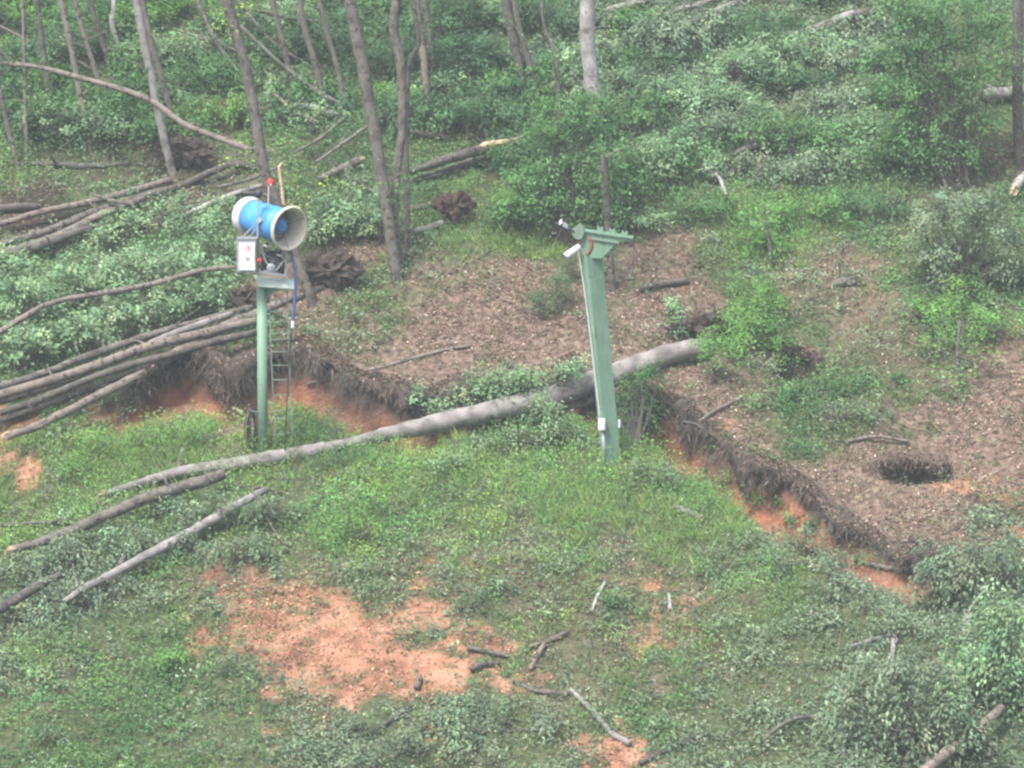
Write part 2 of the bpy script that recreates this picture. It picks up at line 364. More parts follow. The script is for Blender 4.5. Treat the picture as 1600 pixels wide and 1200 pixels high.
# ragged turf mat hanging over the edge of the scarp
def turf_edge():
    xs = np.arange(-7.6, 8.2, 0.05); keep = lip_h(xs) > 0.2; xs = xs[keep]
    y0 = lip_y(xs); z0 = height(xs, y0 + 0.12)
    H_ = np.clip(lip_h(xs), 0, 1)
    prof = [(0.45, 0.0), (0.10, 0.03), (-0.12, -0.02), (-0.26, -0.12), (-0.24, -0.28), (-0.08, -0.46), (0.06, -0.52)]
    thick = np.clip(1.25 + 3.0 * fbm(xs, 0 * xs, 0.7, 141), 0.2, 2.5) * np.interp(xs * 80 + 800, [1050, 1150], [1, 1.35])
    V = []
    for j, (dy, dz) in enumerate(prof):
        yy = y0 + (dy if dy > 0 else dy * thick) * (0.6 + H_ * 0.6) + 0.13 * vn(xs, 0 * xs + j, 0.12, 51); zz = (height(xs, y0 + dy) + 0.02 if j < 1 else z0 + dz * H_ * thick * (0.8 + 0.9 * vn(xs, 0 * xs, 0.3, 52 + j)) + 0.05 * vn(xs, 0 * xs, 0.1, 60 + j))
        V.append(np.stack([xs + 0.03 * vn(xs, 0 * xs, 0.1, 70 + j), yy, zz], 1))
    V = np.stack(V, 1); n = len(prof); F = []
    for i in range(len(xs) - 1):
        if xs[i + 1] - xs[i] < 0.06:
            for j in range(n - 1): F.append((i * n + j, (i + 1) * n + j, (i + 1) * n + j + 1, i * n + j + 1))
    me = np_mesh('turf_edge', V.reshape(-1, 3), np.array(F)); me.materials.append(M['root'])
    o = link(bpy.data.objects.new('turf_edge', me), ground)
    # dead leaves and green sprigs lying on the mat
    n = 9000; i = rng.integers(0, len(xs), n); x = xs[i] + rng.uniform(-.03, .03, n); f = rng.random(n)
    y = y0[i] + 0.35 - 0.65 * f * thick[i]; z = np.maximum(height(x, y), z0[i] - 0.12 * np.clip(f - .6, 0, 1)) + 0.05
    pal = np.array([[0.06, 0.042, 0.033], [0.12, 0.085, 0.065], [0.22, 0.16, 0.12], [0.07, 0.10, 0.05]])
    c = pal[rng.choice(4, n, p=[.52, .28, .10, .10])] * np.exp(rng.normal(0, .2, (n, 1))); L = rng.uniform(.04, .09, n)
    V_, F_ = leaf_arrays(np.stack([x, y, z], 1), unit(rng.normal(0, .6, (n, 3)) + np.array([0, -.5, 1])), rnd_dirs(n) + np.array([0, -.4, -.5]), L, L * rng.uniform(.25, .6, n), .3)
    me = np_mesh('edge_leaves', V_, F_, np.repeat(c, 4, 0), False); me.materials.append(M['dead']); tag(link(bpy.data.objects.new('edge_leaves', me), ground), kind='stuff')
    # dead grass and rootlets trailing down its face
    pr = np.clip(.1 + 1.8 * (vn(xs, 0 * xs, .5, 175) + vn(xs, 0 * xs, .17, 176)), .03, 2); n = 6500; i = rng.choice(len(xs), n, p=pr / pr.sum()); x = xs[i] + rng.uniform(-.03, .03, n); f = rng.random(n) ** .8; sc2 = (.6 + .6 * H_[i]) * thick[i]
    y = y0[i] - sc2 * (.10 + .19 * np.sin(f * 2.4)) - .02; z = z0[i] - H_[i] * thick[i] * .40 * f + .03
    pal = np.array([[0.03, 0.024, 0.02], [0.065, 0.05, 0.04], [0.12, 0.095, 0.075], [0.20, 0.165, 0.13]])
    c = pal[rng.choice(4, n, p=[.42, .36, .16, .06])]; L = rng.uniform(.05, .26, n) * (.5 + .5 * H_[i])
    V_, F_ = leaf_arrays(np.stack([x, y, z], 1), unit(rng.normal(0, .5, (n, 3)) + np.array([0, -1, .2])), np.stack([rng.normal(0, .45, n), rng.normal(-.25, .3, n), -np.ones(n)], 1), L, rng.uniform(.008, .030, n), .2)
    me = np_mesh('trailing_roots', V_, F_, np.repeat(c, 4, 0), False); me.materials.append(M['dead']); tag(link(bpy.data.objects.new('trailing_roots', me), ground), kind='stuff')
    # fine roots dangling out of it
    mb_v = []; mb_f = []; off = 0
    pw = np.clip(.15 + 1.6 * (vn(xs, 0 * xs, .35, 171) + vn(xs, 0 * xs, .13, 172)), .02, 2); pw = pw / pw.sum()
    for _ in range(1700):
        x = rng.choice(xs, p=pw) + rng.uniform(-.03, .03); h_ = float(lip_h(x))
        tk = float(np.interp(x, xs, thick)); y = float(lip_y(x)) - rng.uniform(-0.05, 0.33) * tk * (.6 + .6 * h_); z = float(height(x, float(lip_y(x)) + 0.12)) + rng.uniform(-0.25, 0.06) * h_ * tk
        ln = h_ * rng.uniform(0.2, 0.75) * (1.3 if rng.random() < .15 else 1); sw = rng.normal(0, 0.25)
        t = np.linspace(0, 1, 5)
        P = np.stack([x + sw * t + 0.03 * rng.normal(size=5), y - 0.14 * np.sin(t * 2.2) * rng.uniform(0, 1) - 0.1 * t, z - ln * t ** 1.3 + 0.03 * np.sin(3 * t)], 1)
        r0 = rng.uniform(0.003, 0.009) * (2.4 if rng.random() < .10 else 1)
        v, f = tube(P, np.linspace(r0, r0 * .35, 5), 4, False)
        mb_v.append(v); mb_f.append(np.array(f) + off); off += len(v)
    me = np_mesh('hanging_roots', np.vstack(mb_v), np.vstack(mb_f)); me.materials.append(M['bark_brown'])
    tag(link(bpy.data.objects.new('hanging_roots', me), ground), kind='stuff')
turf_edge()
def pit_brow(c, a, b, k):
    """a ragged brow of earth and roots over the upper rim of a hole"""
    t = np.linspace(-1, 1, 34); xs = c[0] + a * 1.05 * t; y0 = c[1] + b * (1.15 - 0.9 * t * t) + .22 * vn(xs, 0 * xs, .22, 155 + k) + .1 * vn(xs, 0 * xs, .08, 158 + k); n = 6; V = []
    th = (1 - t ** 4) * (0.9 + 0.8 * vn(xs, 0 * xs, .3, 150 + k))
    for j, (dy, dz) in enumerate([(.4, .0), (.12, .0), (-.10, -.02), (-.20, -.06), (-.20, -.16), (.05, -.24)]):
        yy = y0 + (dy if dy > 0 else dy * th) + .05 * vn(xs, 0 * xs + j, .1, 151); zz = height(xs, y0 + .3) - .16 + dz * th + .05 * vn(xs, 0 * xs + j, .12, 152) if j else height(xs, yy) - .01
        V.append(np.stack([xs, yy, zz], 1))
    V = np.stack(V, 1).reshape(-1, 3); F = [(i * n + j, (i + 1) * n + j, (i + 1) * n + j + 1, i * n + j + 1) for i in range(33) for j in range(n - 1)]
    me = np_mesh('turf_edge', V, np.array(F)); me.materials.append(M['humus']); link(bpy.data.objects.new('turf_edge', me), ground)
    m = 700; i = rng.integers(1, 33, m); B_ = V.reshape(34, n, 3); P = B_[i, rng.integers(1, 5, m)] + rng.normal(0, .03, (m, 3)); pal = np.array([[.03, .024, .02], [.08, .06, .046], [.15, .11, .085]])
    L = rng.uniform(.05, .22, m); V_, F_ = leaf_arrays(P, unit(rng.normal(0, .6, (m, 3)) + np.array([0, -1, .4])), np.stack([rng.normal(0, .8, m), rng.normal(-.3, .4, m), -np.ones(m) * .8], 1), L, rng.uniform(.008, .04, m), .2)
    me = np_mesh('trailing_roots', V_, F_, np.repeat(pal[rng.choice(3, m, p=[.45, .35, .2])], 4, 0), False); me.materials.append(M['dead']); tag(link(bpy.data.objects.new('trailing_roots', me), ground), kind='stuff')
for k_, (c, a, b, dp) in enumerate(_pits[:3]): pit_brow(c, a, b, k_)

# ------------------------------------------------------------------ plants: low ground cover (stuff)
def ground_pts(n):
    x = rng.uniform(-12.5, 12.5, n); y = rng.uniform(-11, 21, n); z = height(x, y)
    u, v = proj(np.stack([x, y, z], -1)); k = (u > -60) & (u < 1660) & (v > -90) & (v < 1290)
    x, y, z = x[k], y[k], z[k]
    dd = lip_y(x) - y; k = ~((dd > -0.05) & (dd < 0.75) & (lip_h(x) > 0.25))
    x, y, z = x[k], y[k], z[k]
    for c, a, b, dp in _pits[:3]:
        k = ((x - c[0]) / a) ** 2 + ((y - c[1]) / b) ** 2 > 1.25; x, y, z = x[k], y[k], z[k]
    return x, y, z
def dens(W, **k): return sum(W[:, CL.index(c)] * w for c, w in k.items())
def tints(n, base_c, var=0.22, hue=0.12):
    c = np.array(base_c)[None, :] * np.exp(rng.normal(0, var, (n, 1))); c = c * np.exp(rng.normal(0, hue, (n, 3)) * np.array([1, .5, 1]))
    return np.clip(c, 0.004, 0.9)
def add_stuff(name, V, F, tint, m, label, cat):
    me = np_mesh(name, V, F, tint, False); me.materials.append(M[m])
    return tag(link(bpy.data.objects.new(name, me)), label, cat, kind='stuff')

def scatter_weeds():
    x, y, z = ground_pts(122000); W = cover(x, y, z)
    d = dens(W, g=1.15, m=0.75, f=0.36, x=0.32, l=0.08, d=0.27, s=0.13, t=0.40) * (0.66 + 1.1 * fbm(x, y, 0.9, 80) + 0.8 * vn(x, y, .3, 83))
    k = rng.random(len(x)) < d; x, y, z, W = x[k], y[k], z[k], W[k]; n = len(x)
    hgt = (0.10 + 0.24 * np.clip(W[:, 0] + 0.45 * W[:, 1], 0, 1)) * (0.55 + 2.6 * np.clip(fbm(x, y, 1.1, 85) + 0.2, 0, 1)) * rng.uniform(0.5, 1.3, n)
    g = np.array([0.148, 0.28, 0.066]); mm = np.array([0.095, 0.195, 0.065]); ff = np.array([0.13, 0.185, 0.108]); br = np.array([0.11, 0.14, 0.07])
    pc = W[:, [0]] * g + W[:, [1]] * mm + W[:, [2]] * ff + (1 - W[:, [0]] - W[:, [1]] - W[:, [2]]) * br
    pc = pc * np.exp(rng.normal(0, 0.2, (n, 1)) + 0.75 * fbm(x, y, 1.2, 87)[:, None]) * (1 + 0.45 * vn(x, y, 0.8, 89)[:, None] * np.array([1, .2, -.6]))
    per = 9; i = np.repeat(np.arange(n), per); N_ = len(i)
    f = rng.random(N_); a = rng.uniform(0, 2 * math.pi, N_); rad = hgt[i] * (0.15 + 0.45 * rng.random(N_))
    P = np.stack([x[i] + rad * np.cos(a), y[i] + rad * np.sin(a), z[i] + hgt[i] * (0.08 + 0.92 * f)], 1)
    T = np.stack([np.cos(a), np.sin(a), rng.normal(0.1, 0.6, N_)], 1); Nn = unit(rng.normal(0, 0.55, (N_, 3)) + np.array([0, -0.25, 1.0]))
    L = rng.uniform(0.04, 0.09, N_) * (1 - 0.3 * W[i, 0]); Wd = L * rng.uniform(0.3, 0.6, N_)
    V, F = leaf_arrays(P, Nn, unit(T), L, Wd)
    c = np.clip(pc[i] * np.exp(rng.normal(0, 0.13, (N_, 1))), 0.01, 0.6)
    add_stuff('weeds', V, F, np.repeat(c, 4, 0), 'leaf', 'low broad leaved green weeds covering the slope', 'weeds')
scatter_weeds()
def scatter_grass():
    x, y, z = ground_pts(72000); W = cover(x, y, z)
    d = dens(W, g=1.0, m=0.45, f=0.35, x=0.4, l=0.10, d=0.1, s=0.2, t=0.6) * (0.65 + 1.1 * fbm(x, y, 1.1, 91))
    k = rng.random(len(x)) < d; x, y, z, W = x[k], y[k], z[k], W[k]; n = len(x)
    hgt = (0.10 + 0.16 * W[:, 0]) * rng.uniform(0.6, 1.5, n)
    pc = np.array([0.165, 0.285, 0.08]) * np.exp(rng.normal(0, 0.25, (n, 1))) * np.exp(rng.normal(0, .15, (n, 1)) * np.array([[1, 0, -.5]]))
    dry = rng.random(n) < 0.10; pc[dry] = np.array([0.30, 0.25, 0.14])
    per = 7; i = np.repeat(np.arange(n), per); N_ = len(i); a = rng.uniform(0, 2 * math.pi, N_)
    P = np.stack([x[i] + rng.normal(0, .04, N_), y[i] + rng.normal(0, .04, N_), z[i] - 0.02], 1)
    T = unit(np.stack([0.55 * np.cos(a), 0.55 * np.sin(a), np.ones(N_)], 1)); Nn = unit(np.stack([-np.sin(a), np.cos(a), 0.1 * np.ones(N_)], 1) + rng.normal(0, .3, (N_, 3)))
    L = hgt[i] * rng.uniform(0.6, 1.3, N_); V, F = leaf_arrays(P, Nn, T, L, rng.uniform(0.008, 0.017, N_), 0.15)
    c = np.clip(pc[i] * np.exp(rng.normal(0, 0.15, (N_, 1))), 0.01, 0.6)
    add_stuff('grass', V, F, np.repeat(c, 4, 0), 'leaf', 'tufts of long green grass across the knoll', 'grass')
scatter_grass()
def scatter_litter():
    x, y, z = ground_pts(540000); W = cover(x, y, z)
    d = dens(W, l=0.95, x=0.55, s=0.45, t=0.5, m=0.1, f=0.22, d=0.35, g=0.05) * (0.65 + 1.5 * fbm(x, y, 0.7, 95))
    k = rng.random(len(x)) < d; x, y, z, W = x[k], y[k], z[k], W[k]; n = len(x)
    pal = np.array([[0.08, 0.052, 0.038], [0.14, 0.092, 0.068], [0.20, 0.145, 0.105], [0.30, 0.23, 0.17], [0.42, 0.37, 0.31]])
    c = pal[rng.choice(5, n, p=[.27, .31, .25, .13, .04])] * np.exp(rng.normal(0, .15, (n, 1)))
    sfrac = np.clip(W[:, CL.index('s')] + W[:, CL.index('t')], 0, 1)
    red = rng.random(n) < sfrac; c[red] = np.array([0.27, 0.155, 0.10]) * np.exp(rng.normal(0, .35, (red.sum(), 1)))
    Nn = unit(rng.normal(0, 0.5, (n, 3)) + np.array([0, -0.4, 1.0])); T = rnd_dirs(n)
    L = rng.uniform(0.03, 0.075, n); V, F = leaf_arrays(np.stack([x, y, z + rng.uniform(0.005, 0.05, n)], 1), Nn, T, L, L * rng.uniform(.4, .8, n), 0.35)
    add_stuff('leaf_litter', V, F, np.repeat(c, 4, 0), 'dead', 'brown and tan dead leaves littering the bare slope', 'leaf litter')
scatter_litter()
def scatter_fallen_leaves():
    """sprigs of torn grey-green leaves lying over the ground"""
    x, y, z = ground_pts(60000); W = cover(x, y, z)
    d = dens(W, f=0.95, m=0.14, x=0.2, g=0.08, t=0.2, d=0.15, l=0.03) * (0.55 + 1.5 * fbm(x, y, 0.9, 101))
    k = rng.random(len(x)) < d; x, y, z = x[k], y[k], z[k]; n = len(x)
    per = 14; i = np.repeat(np.arange(n), per); N_ = len(i)
    P = np.stack([x[i], y[i], z[i] + 0.06], 1) + rng.normal(0, 1, (N_, 3)) * np.array([0.10, 0.10, 0.07]) + np.array([0, 0, .05])
    P[:, 2] += 0.22 * np.clip(fbm(x, y, 0.9, 101) + .2, 0, 1)[i]
    Nn = unit(rng.normal(0, 0.5, (N_, 3)) + np.array([0, -0.35, 1.0])); T = rnd_dirs(N_) + np.array([0.3, -0.4, -.2])
    L = rng.uniform(0.05, 0.10, N_); V, F = leaf_arrays(P, Nn, unit(T), L, L * rng.uniform(.4, .65, N_), 0.3)
    c = tints(n, (0.138, 0.194, 0.115), .25, .06)[i] * np.exp(rng.normal(0, .14, (N_, 1)))
    add_stuff('fallen_leaves', V, F, np.repeat(np.clip(c, .01, .6), 4, 0), 'leaf', 'torn grey green leaf sprigs strewn over the ground', 'leaves')
scatter_fallen_leaves()
def scatter_twigs():
    Vs, Fs, off = [], [], 0
    x, y, z = ground_pts(6000); W = cover(x, y, z); k = rng.random(len(x)) < dens(W, l=.5, x=.5, f=.5, t=.35, s=.18, m=.2, d=.8, g=.04); x, y, z = x[k], y[k], z[k]
    for a, b, c in zip(x, y, z):
        ln = rng.uniform(0.15, 0.8) ; an = rng.uniform(0, math.pi); t = np.linspace(-.5, .5, 4)
        px = a + ln * t * math.cos(an) + rng.normal(0, .02, 4); py = b + ln * t * math.sin(an) * 0.8 + rng.normal(0, .02, 4)
        P = np.stack([px, py, height(px, py) + 0.02 + rng.uniform(0, .06)], 1); r = rng.uniform(0.003, 0.009)
        v, f = tube(P, [r, r, r * .8, r * .4], 4, False); Vs.append(v); Fs.append(np.array(f) + off); off += len(v)
    me = np_mesh('twigs', np.vstack(Vs), np.vstack(Fs)); me.materials.append(M['bark_wood'])
    tag(link(bpy.data.objects.new('twigs', me)), 'thin broken twigs strewn across the slope', 'twigs', kind='stuff')
    # clods of red earth
    x, y, z = ground_pts(90000); W = cover(x, y, z); k = rng.random(len(x)) < dens(W, s=.7, t=.35, x=.03, l=.02) ; x, y, z = x[k], y[k], z[k]; n = len(x)
    xs = rng.uniform(-7, 8, 500); ys_ = lip_y(xs) - rng.uniform(.35, 1.1, 500); ok = lip_h(xs) > .3
    x = np.concatenate([x, xs[ok]]); y = np.concatenate([y, ys_[ok]]); z = height(x, y); n = len(x)
    O = np.array([[1, 0, 0], [-1, 0, 0], [0, 1, 0], [0, -1, 0], [0, 0, 1], [0, 0, -1]], float)
    OF = np.array([[0, 2, 4], [2, 1, 4], [1, 3, 4], [3, 0, 4], [2, 0, 5], [1, 2, 5], [3, 1, 5], [0, 3, 5]])
    s = 0.010 + 0.035 * rng.random(n) ** 4
    V = np.stack([x, y, z], 1)[:, None, :] + O[None] * s[:, None, None] * rng.uniform(.5, 1.4, (n, 6, 1)) + rng.normal(0, .3, (n, 6, 3)) * s[:, None, None]
    F = (OF[None] + 6 * np.arange(n)[:, None, None]).reshape(-1, 3)
    me = np_mesh('soil_clods', V.reshape(-1, 3), F, None, False); me.materials.append(M['clod'])
    tag(link(bpy.data.objects.new('soil_clods', me)), 'small clods of orange red earth on bare ground', 'soil', kind='stuff')
scatter_twigs()

# ------------------------------------------------------------------ shrubs and fallen crowns
TONE = {k: tuple(1.12 * c for c in v) for k, v in {'bright': (0.10, 0.215, 0.052), 'mid': (0.068, 0.155, 0.05), 'pale': (0.146, 0.235, 0.118), 'dark': (0.042, 0.092, 0.045),
        'grey': (0.128, 0.182, 0.106), 'lime': (0.18, 0.29, 0.05), 'deep': (0.055, 0.12, 0.05)}.items()}
def shrub(name, lumps, tone, label, cat='shrub', group=None, dens_=1.0, leaf=0.085, droop=0.0, stem=True, org=None, flat=0.7, ybase=None):
    """lumps: (u, v, w, h, dy) in photo pixels; each lump is a clump of leaf sprays standing at the depth of the ground below it"""
    L0 = []
    for u, v, w, h, *r in lumps:
        g = hit(*ybase) if ybase else hit(u, min(v + h * 0.42, 1290)); y = g[1] + (r[0] if r else 0.0)
        c = at(u, v, y); s = ppm(y); L0.append((c, w / 2 / s, max(w / 2 / s * flat, 0.15), h / 2 / s, g))
    o0 = np.array(L0[0][4]) if org is None else np.array(org); o0[2] = float(height(o0[0], o0[1])) if org is None else o0[2]
    root = empty(name, o0, label, cat, group)
    PV, PN, PT, PL, PC = [], [], [], [], []
    mb = MB()
    for c, rx, ry, rz, g in L0:
        area = rx * rz * 4
        ncl = max(5, int(area * 20 * dens_))
        d = rnd_dirs(ncl); d[:, 2] = np.where(d[:, 2] < -0.35, -d[:, 2], d[:, 2])
        rr = rng.uniform(0.3, 1.05, ncl) ** 0.6 * (1 + 0.22 * rng.normal(size=ncl))
        C = c + d * rr[:, None] * np.array([rx, ry, rz])
        C[:, 2] = np.maximum(C[:, 2], height(C[:, 0], C[:, 1]) + 0.06)
        out = unit(d * np.array([1, 1, 1.1]) + np.array([0, -.1, .25]))
        ct = np.exp(rng.normal(0, 0.26, (ncl, 1))) * np.array(TONE[tone]) * np.exp(rng.normal(0, .1, (ncl, 3)) * np.array([1, .3, .6]))
        for j in range(ncl):
            m = rng.integers(22, 46); sr = rng.uniform(0.12, 0.24) * min(1, 0.6 + rx) * (1 + .5 * droop)
            ax = unit(out[j] + rng.normal(0, .4, 3) + np.array([0, 0, -droop]))
            t = rng.uniform(-1, 1, m)
            p = C[j] + ax * (t * sr)[:, None] + rng.normal(0, sr * (.42 - .15 * min(droop, .8)), (m, 3)); p[:, 2] -= (.25 + .6 * droop) * sr * (t + 1) ** 2 / 2
            nn = unit(out[j] * 0.7 + np.array([0, -.2, .75]) + rng.normal(0, .5, (m, 3)))
            tt = unit(ax * 1.3 + rng.normal(0, .55, (m, 3)) + np.array([0, 0, -0.35 - droop]))
            PV.append(p); PN.append(nn); PT.append(tt); PL.append(rng.uniform(.65, 1.25, m) * leaf); PC.append(ct[j] * np.exp(rng.normal(0, .13, (m, 1))))
            if stem and (j % 2 == 0):
                b0 = np.array([g[0] + rng.normal(0, rx * .25), g[1] + rng.normal(0, ry * .2), 0]); b0[2] = float(height(b0[0], b0[1])) - .03
                if j % 4 == 0 and droop == 0: b0 = c + (C[j] - c) * 0.1; b0[2] -= rz * .5
                midp = (b0 + C[j]) / 2 + rng.normal(0, .06, 3) + np.array([0, 0, .05])
                r0 = rng.uniform(0.005, 0.013); mb.tube(spline([b0, midp, C[j]], 3), np.linspace(r0, r0 * .3, 7), 4, False)
    P = np.vstack(PV); L = np.concatenate(PL)
    V, F = leaf_arrays(P, np.vstack(PN), np.vstack(PT), L, L * rng.uniform(.32, .56, len(L)), .3)
    me = np_mesh('foliage', V - o0, F, np.repeat(np.clip(np.vstack(PC), .006, .6), 4, 0), False); me.materials.append(M['leaf'])
    link(bpy.data.objects.new('foliage', me), root)
    if stem and mb.v: tag(mb.build('branches', 'bark_brown', root), kind='stuff')
    return root

def scatter_lumps(u0, v0, u1, v1, n, w, h, jit=0.5):
    return [(rng.uniform(u0, u1), rng.uniform(v0, v1), w * rng.uniform(.7, 1.3), h * rng.uniform(.7, 1.3)) for _ in range(n)]

# --- named leafy masses
shrub('felled_tree', [(40, 545, 140, 90), (120, 525, 150, 90), (200, 495, 150, 90), (280, 470, 130, 80), (340, 455, 80, 80), (40, 470, 140, 100), (130, 440, 170, 90), (240, 420, 180, 90), (330, 395, 120, 90), (20, 430, 90, 80)],
      'pale', 'big fallen leafy crown heaped left of the snow gun post', 'felled tree', dens_=1.25, leaf=0.10, droop=.2)
shrub('felled_tree', [(545, 335, 110, 90), (510, 360, 90, 70), (575, 300, 70, 60), (590, 350, 60, 80)], 'pale', 'pale fallen leafy crown behind the blue snow gun and left of the forked trunks', 'felled tree', dens_=1.3, leaf=.1)
shrub('felled_tree', [(240, 335, 110, 60), (190, 360, 110, 60), (300, 350, 110, 60), (345, 330, 60, 60)], 'pale', 'low leafy crown lying upper left of the snow gun behind the logs', 'felled tree', leaf=.1)
shrub('felled_tree', [(1480, 330, 150, 70), (1550, 370, 120, 90), (1460, 390, 110, 80), (1530, 320, 120, 50), (1500, 430, 120, 60), (1580, 430, 80, 80)], 'grey', 'grey green fallen crown at the right edge below the brown bank', 'felled tree', dens_=1.4, droop=.4, ybase=(1500, 455))
shrub('felled_tree', [(1500, 880, 120, 70), (1460, 910, 90, 60), (1560, 870, 100, 60), (1520, 925, 110, 50)], 'grey', 'dome of drooping grey green leaves just below the end of the scarp', 'felled tree', dens_=1.7, droop=.8, leaf=.10, flat=.9, ybase=(1500, 950))
shrub('felled_tree', [(1570, 980, 110, 120), (1540, 1040, 110, 90), (1590, 1070, 80, 120), (1500, 1060, 80, 70)], 'pale', 'tall heap of drooping pale leaves at the lower right edge', 'felled tree', dens_=1.7, droop=.8, leaf=.10, flat=.9, ybase=(1570, 1110))
shrub('felled_tree', [(1400, 1095, 100, 60), (1480, 1105, 90, 60), (1340, 1130, 110, 80), (1430, 1160, 120, 70), (1380, 1050, 110, 60), (1510, 1150, 90, 70), (1460, 1060, 110, 60), (1320, 1080, 90, 50)], 'grey', 'heap of glossy grey green leaves around the sawn branch at bottom right', 'felled tree', dens_=1.6, droop=.7, leaf=.10, flat=.9, ybase=(1420, 1190))
shrub('fallen_branch', [(700, 1130, 120, 60), (780, 1110, 110, 50), (640, 1160, 110, 50), (860, 1130, 100, 50), (560, 1130, 90, 40), (760, 1170, 120, 40)], 'grey', 'wide low spread of grey green leaves at the bottom below the red earth patch', 'fallen branch', dens_=1.3, droop=.5)
shrub('fallen_branch', [(500, 1170, 80, 40), (560, 1190, 100, 40)], 'grey', 'small leafy branch at the bottom edge left of the wide leaf spread', 'fallen branch', droop=.4)
shrub('fallen_branch', [(120, 860, 150, 60), (50, 890, 110, 60), (200, 850, 100, 70), (130, 920, 150, 50), (60, 950, 120, 50)], 'grey', 'grey green leafy branches under the broken logs at the left edge', 'fallen branch', dens_=1.5, leaf=.085, droop=.6)
shrub('fallen_branch', [(330, 800, 130, 70), (420, 800, 110, 60), (370, 860, 120, 60), (290, 850, 90, 60), (250, 780, 70, 50)], 'grey', 'leafy branches lying below the big log in front of the snow gun post', 'fallen branch', dens_=1.3, leaf=.085, droop=.5)
shrub('fallen_branch', [(170, 625, 60, 40), (205, 640, 50, 40)], 'pale', 'pale leafy branch hanging below the log bundle at left', 'fallen branch', droop=.6)
shrub('bush', [(870, 450, 80, 80), (845, 475, 60, 60), (890, 425, 50, 50)], 'deep', 'round dark bush left of the leaning pylon shaft', dens_=1.3, leaf=.06)
shrub('bush', [(780, 612, 100, 60, -.45), (730, 625, 60, 46, -.5), (840, 595, 80, 60, -.4), (655, 620, 40, 34, -.6), (690, 640, 50, 34, -.9), (895, 578, 60, 46, -.3), (760, 590, 60, 40, -.3)], 'pale', 'leafy branches sprouting above the fallen trunk left of the pylon', leaf=.085, dens_=1.6, ybase=(780, 680))
shrub('bush', [(870, 670, 70, 70), (850, 640, 50, 60), (800, 680, 70, 40), (745, 690, 60, 30), (905, 690, 40, 50)], 'pale', 'leafy branches hanging under the fallen trunk left of the pylon', leaf=.08, droop=.6, dens_=1.7, ybase=(870, 700))
shrub('bush', [(990, 615, 56, 80, 1.5), (1012, 590, 40, 50, 1.6), (985, 680, 50, 60, 1.0), (1000, 650, 50, 70, 1.2), (975, 640, 36, 60, 1.3)], 'mid', 'curtain of leaves hanging under the trunk right of the pylon', leaf=.08, droop=.8, dens_=2.0, ybase=(990, 705))
shrub('sapling', [(1055, 480, 30, 40), (1062, 515, 26, 40), (1050, 500, 24, 40)], 'pale', 'small pale upright sapling above the fallen trunk right of the pylon', 'sapling', leaf=.08, dens_=2)
shrub('bush', [(1180, 510, 100, 90), (1150, 540, 80, 60), (1200, 470, 70, 60), (1210, 545, 60, 70), (1120, 560, 70, 50, -.5), (1105, 540, 50, 50, -.7), (1180, 460, 80, 60), (1160, 500, 90, 80)], 'bright', 'green bush beside the dark root hole at the top end of the trunk', leaf=.065, dens_=1.7)
shrub('sapling', [(1490, 500, 150, 70), (1440, 480, 90, 50), (1550, 510, 90, 70), (1500, 460, 90, 60), (1475, 540, 100, 50)], 'bright', 'young tree with spreading green crown on a thin bent stem at right', 'tree', leaf=.07, dens_=1.1)
shrub('bush', [(1490, 405, 70, 50), (1530, 410, 50, 40)], 'bright', 'bright green shrub in front of the grey crown at the right edge', leaf=.06)
shrub('bush', [(560, 820, 120, 60), (600, 790, 90, 50), (520, 840, 70, 40)], 'bright', 'patch of bright tall weeds on the knoll right of the big log', leaf=.06, dens_=1.1)
shrub('bush', [(740, 945, 60, 34), (720, 950, 40, 30)], 'deep', 'small dark bush at the upper edge of the red earth patch', leaf=.05, dens_=2.4)
shrub('bush', [(785, 915, 44, 26), (765, 920, 34, 24)], 'grey', 'small grey leafed bush just right of the dark bush above the red earth', leaf=.06, dens_=2.2)
shrub('bush', [(870, 962, 36, 22)], 'lime', 'small yellow green tuft right of the red earth patch', leaf=.05, dens_=3)
shrub('bush', [(1100, 985, 46, 34)], 'deep', 'small round dark bush in the middle of the lower right grass', leaf=.05, dens_=2.6)
shrub('bush', [(970, 940, 50, 36), (1000, 955, 40, 30)], 'mid', 'small bush right of the yellow green tuft on the lower slope', leaf=.06, dens_=2.0)
shrub('bush', [(1260, 850, 80, 60), (1300, 880, 60, 50), (1230, 880, 50, 40)], 'grey', 'grey green bush on the knoll left of the scarp', leaf=.075, dens_=1.3)
shrub('bush', [(1010, 745, 60, 40), (1050, 755, 50, 30), (985, 735, 40, 30)], 'grey', 'grey green bush on the crest right of the pylon foot', leaf=.075, dens_=1.6)
shrub('bush', [(1100, 750, 70, 40), (1140, 755, 40, 34)], 'mid', 'low green bush on the crest in front of the bare red bank', leaf=.06, dens_=1.6)
shrub('bush', [(270, 1030, 70, 44), (250, 1040, 50, 36)], 'bright', 'bright leafy clump in the lower left weeds', leaf=.06, dens_=2)
shrub('bush', [(346, 1046, 30, 26)], 'deep', 'small dark green clump left of the red earth patch', leaf=.05, dens_=3)
shrub('bush', [(70, 1145, 60, 40)], 'deep', 'dark green clump near the lower left corner', leaf=.055, dens_=2)
shrub('bush', [(160, 690, 110, 50), (240, 680, 110, 50), (320, 680, 100, 50), (110, 730, 90, 50)], 'bright', 'tall bright weeds along the crest left of the snow gun post', leaf=.055, dens_=1.2)
shrub('bush', [(470, 670, 70, 50), (440, 690, 50, 40), (505, 685, 50, 40)], 'mid', 'green bush behind the foot of the ladder', leaf=.06, dens_=1.3)
shrub('bush', [(525, 712, 60, 26, -.3), (555, 708, 40, 24, -.2), (500, 722, 40, 20, -.3)], 'mid', 'low tuft of weeds where the two grey trunks meet right of the ladder', leaf=.055, dens_=2.2)
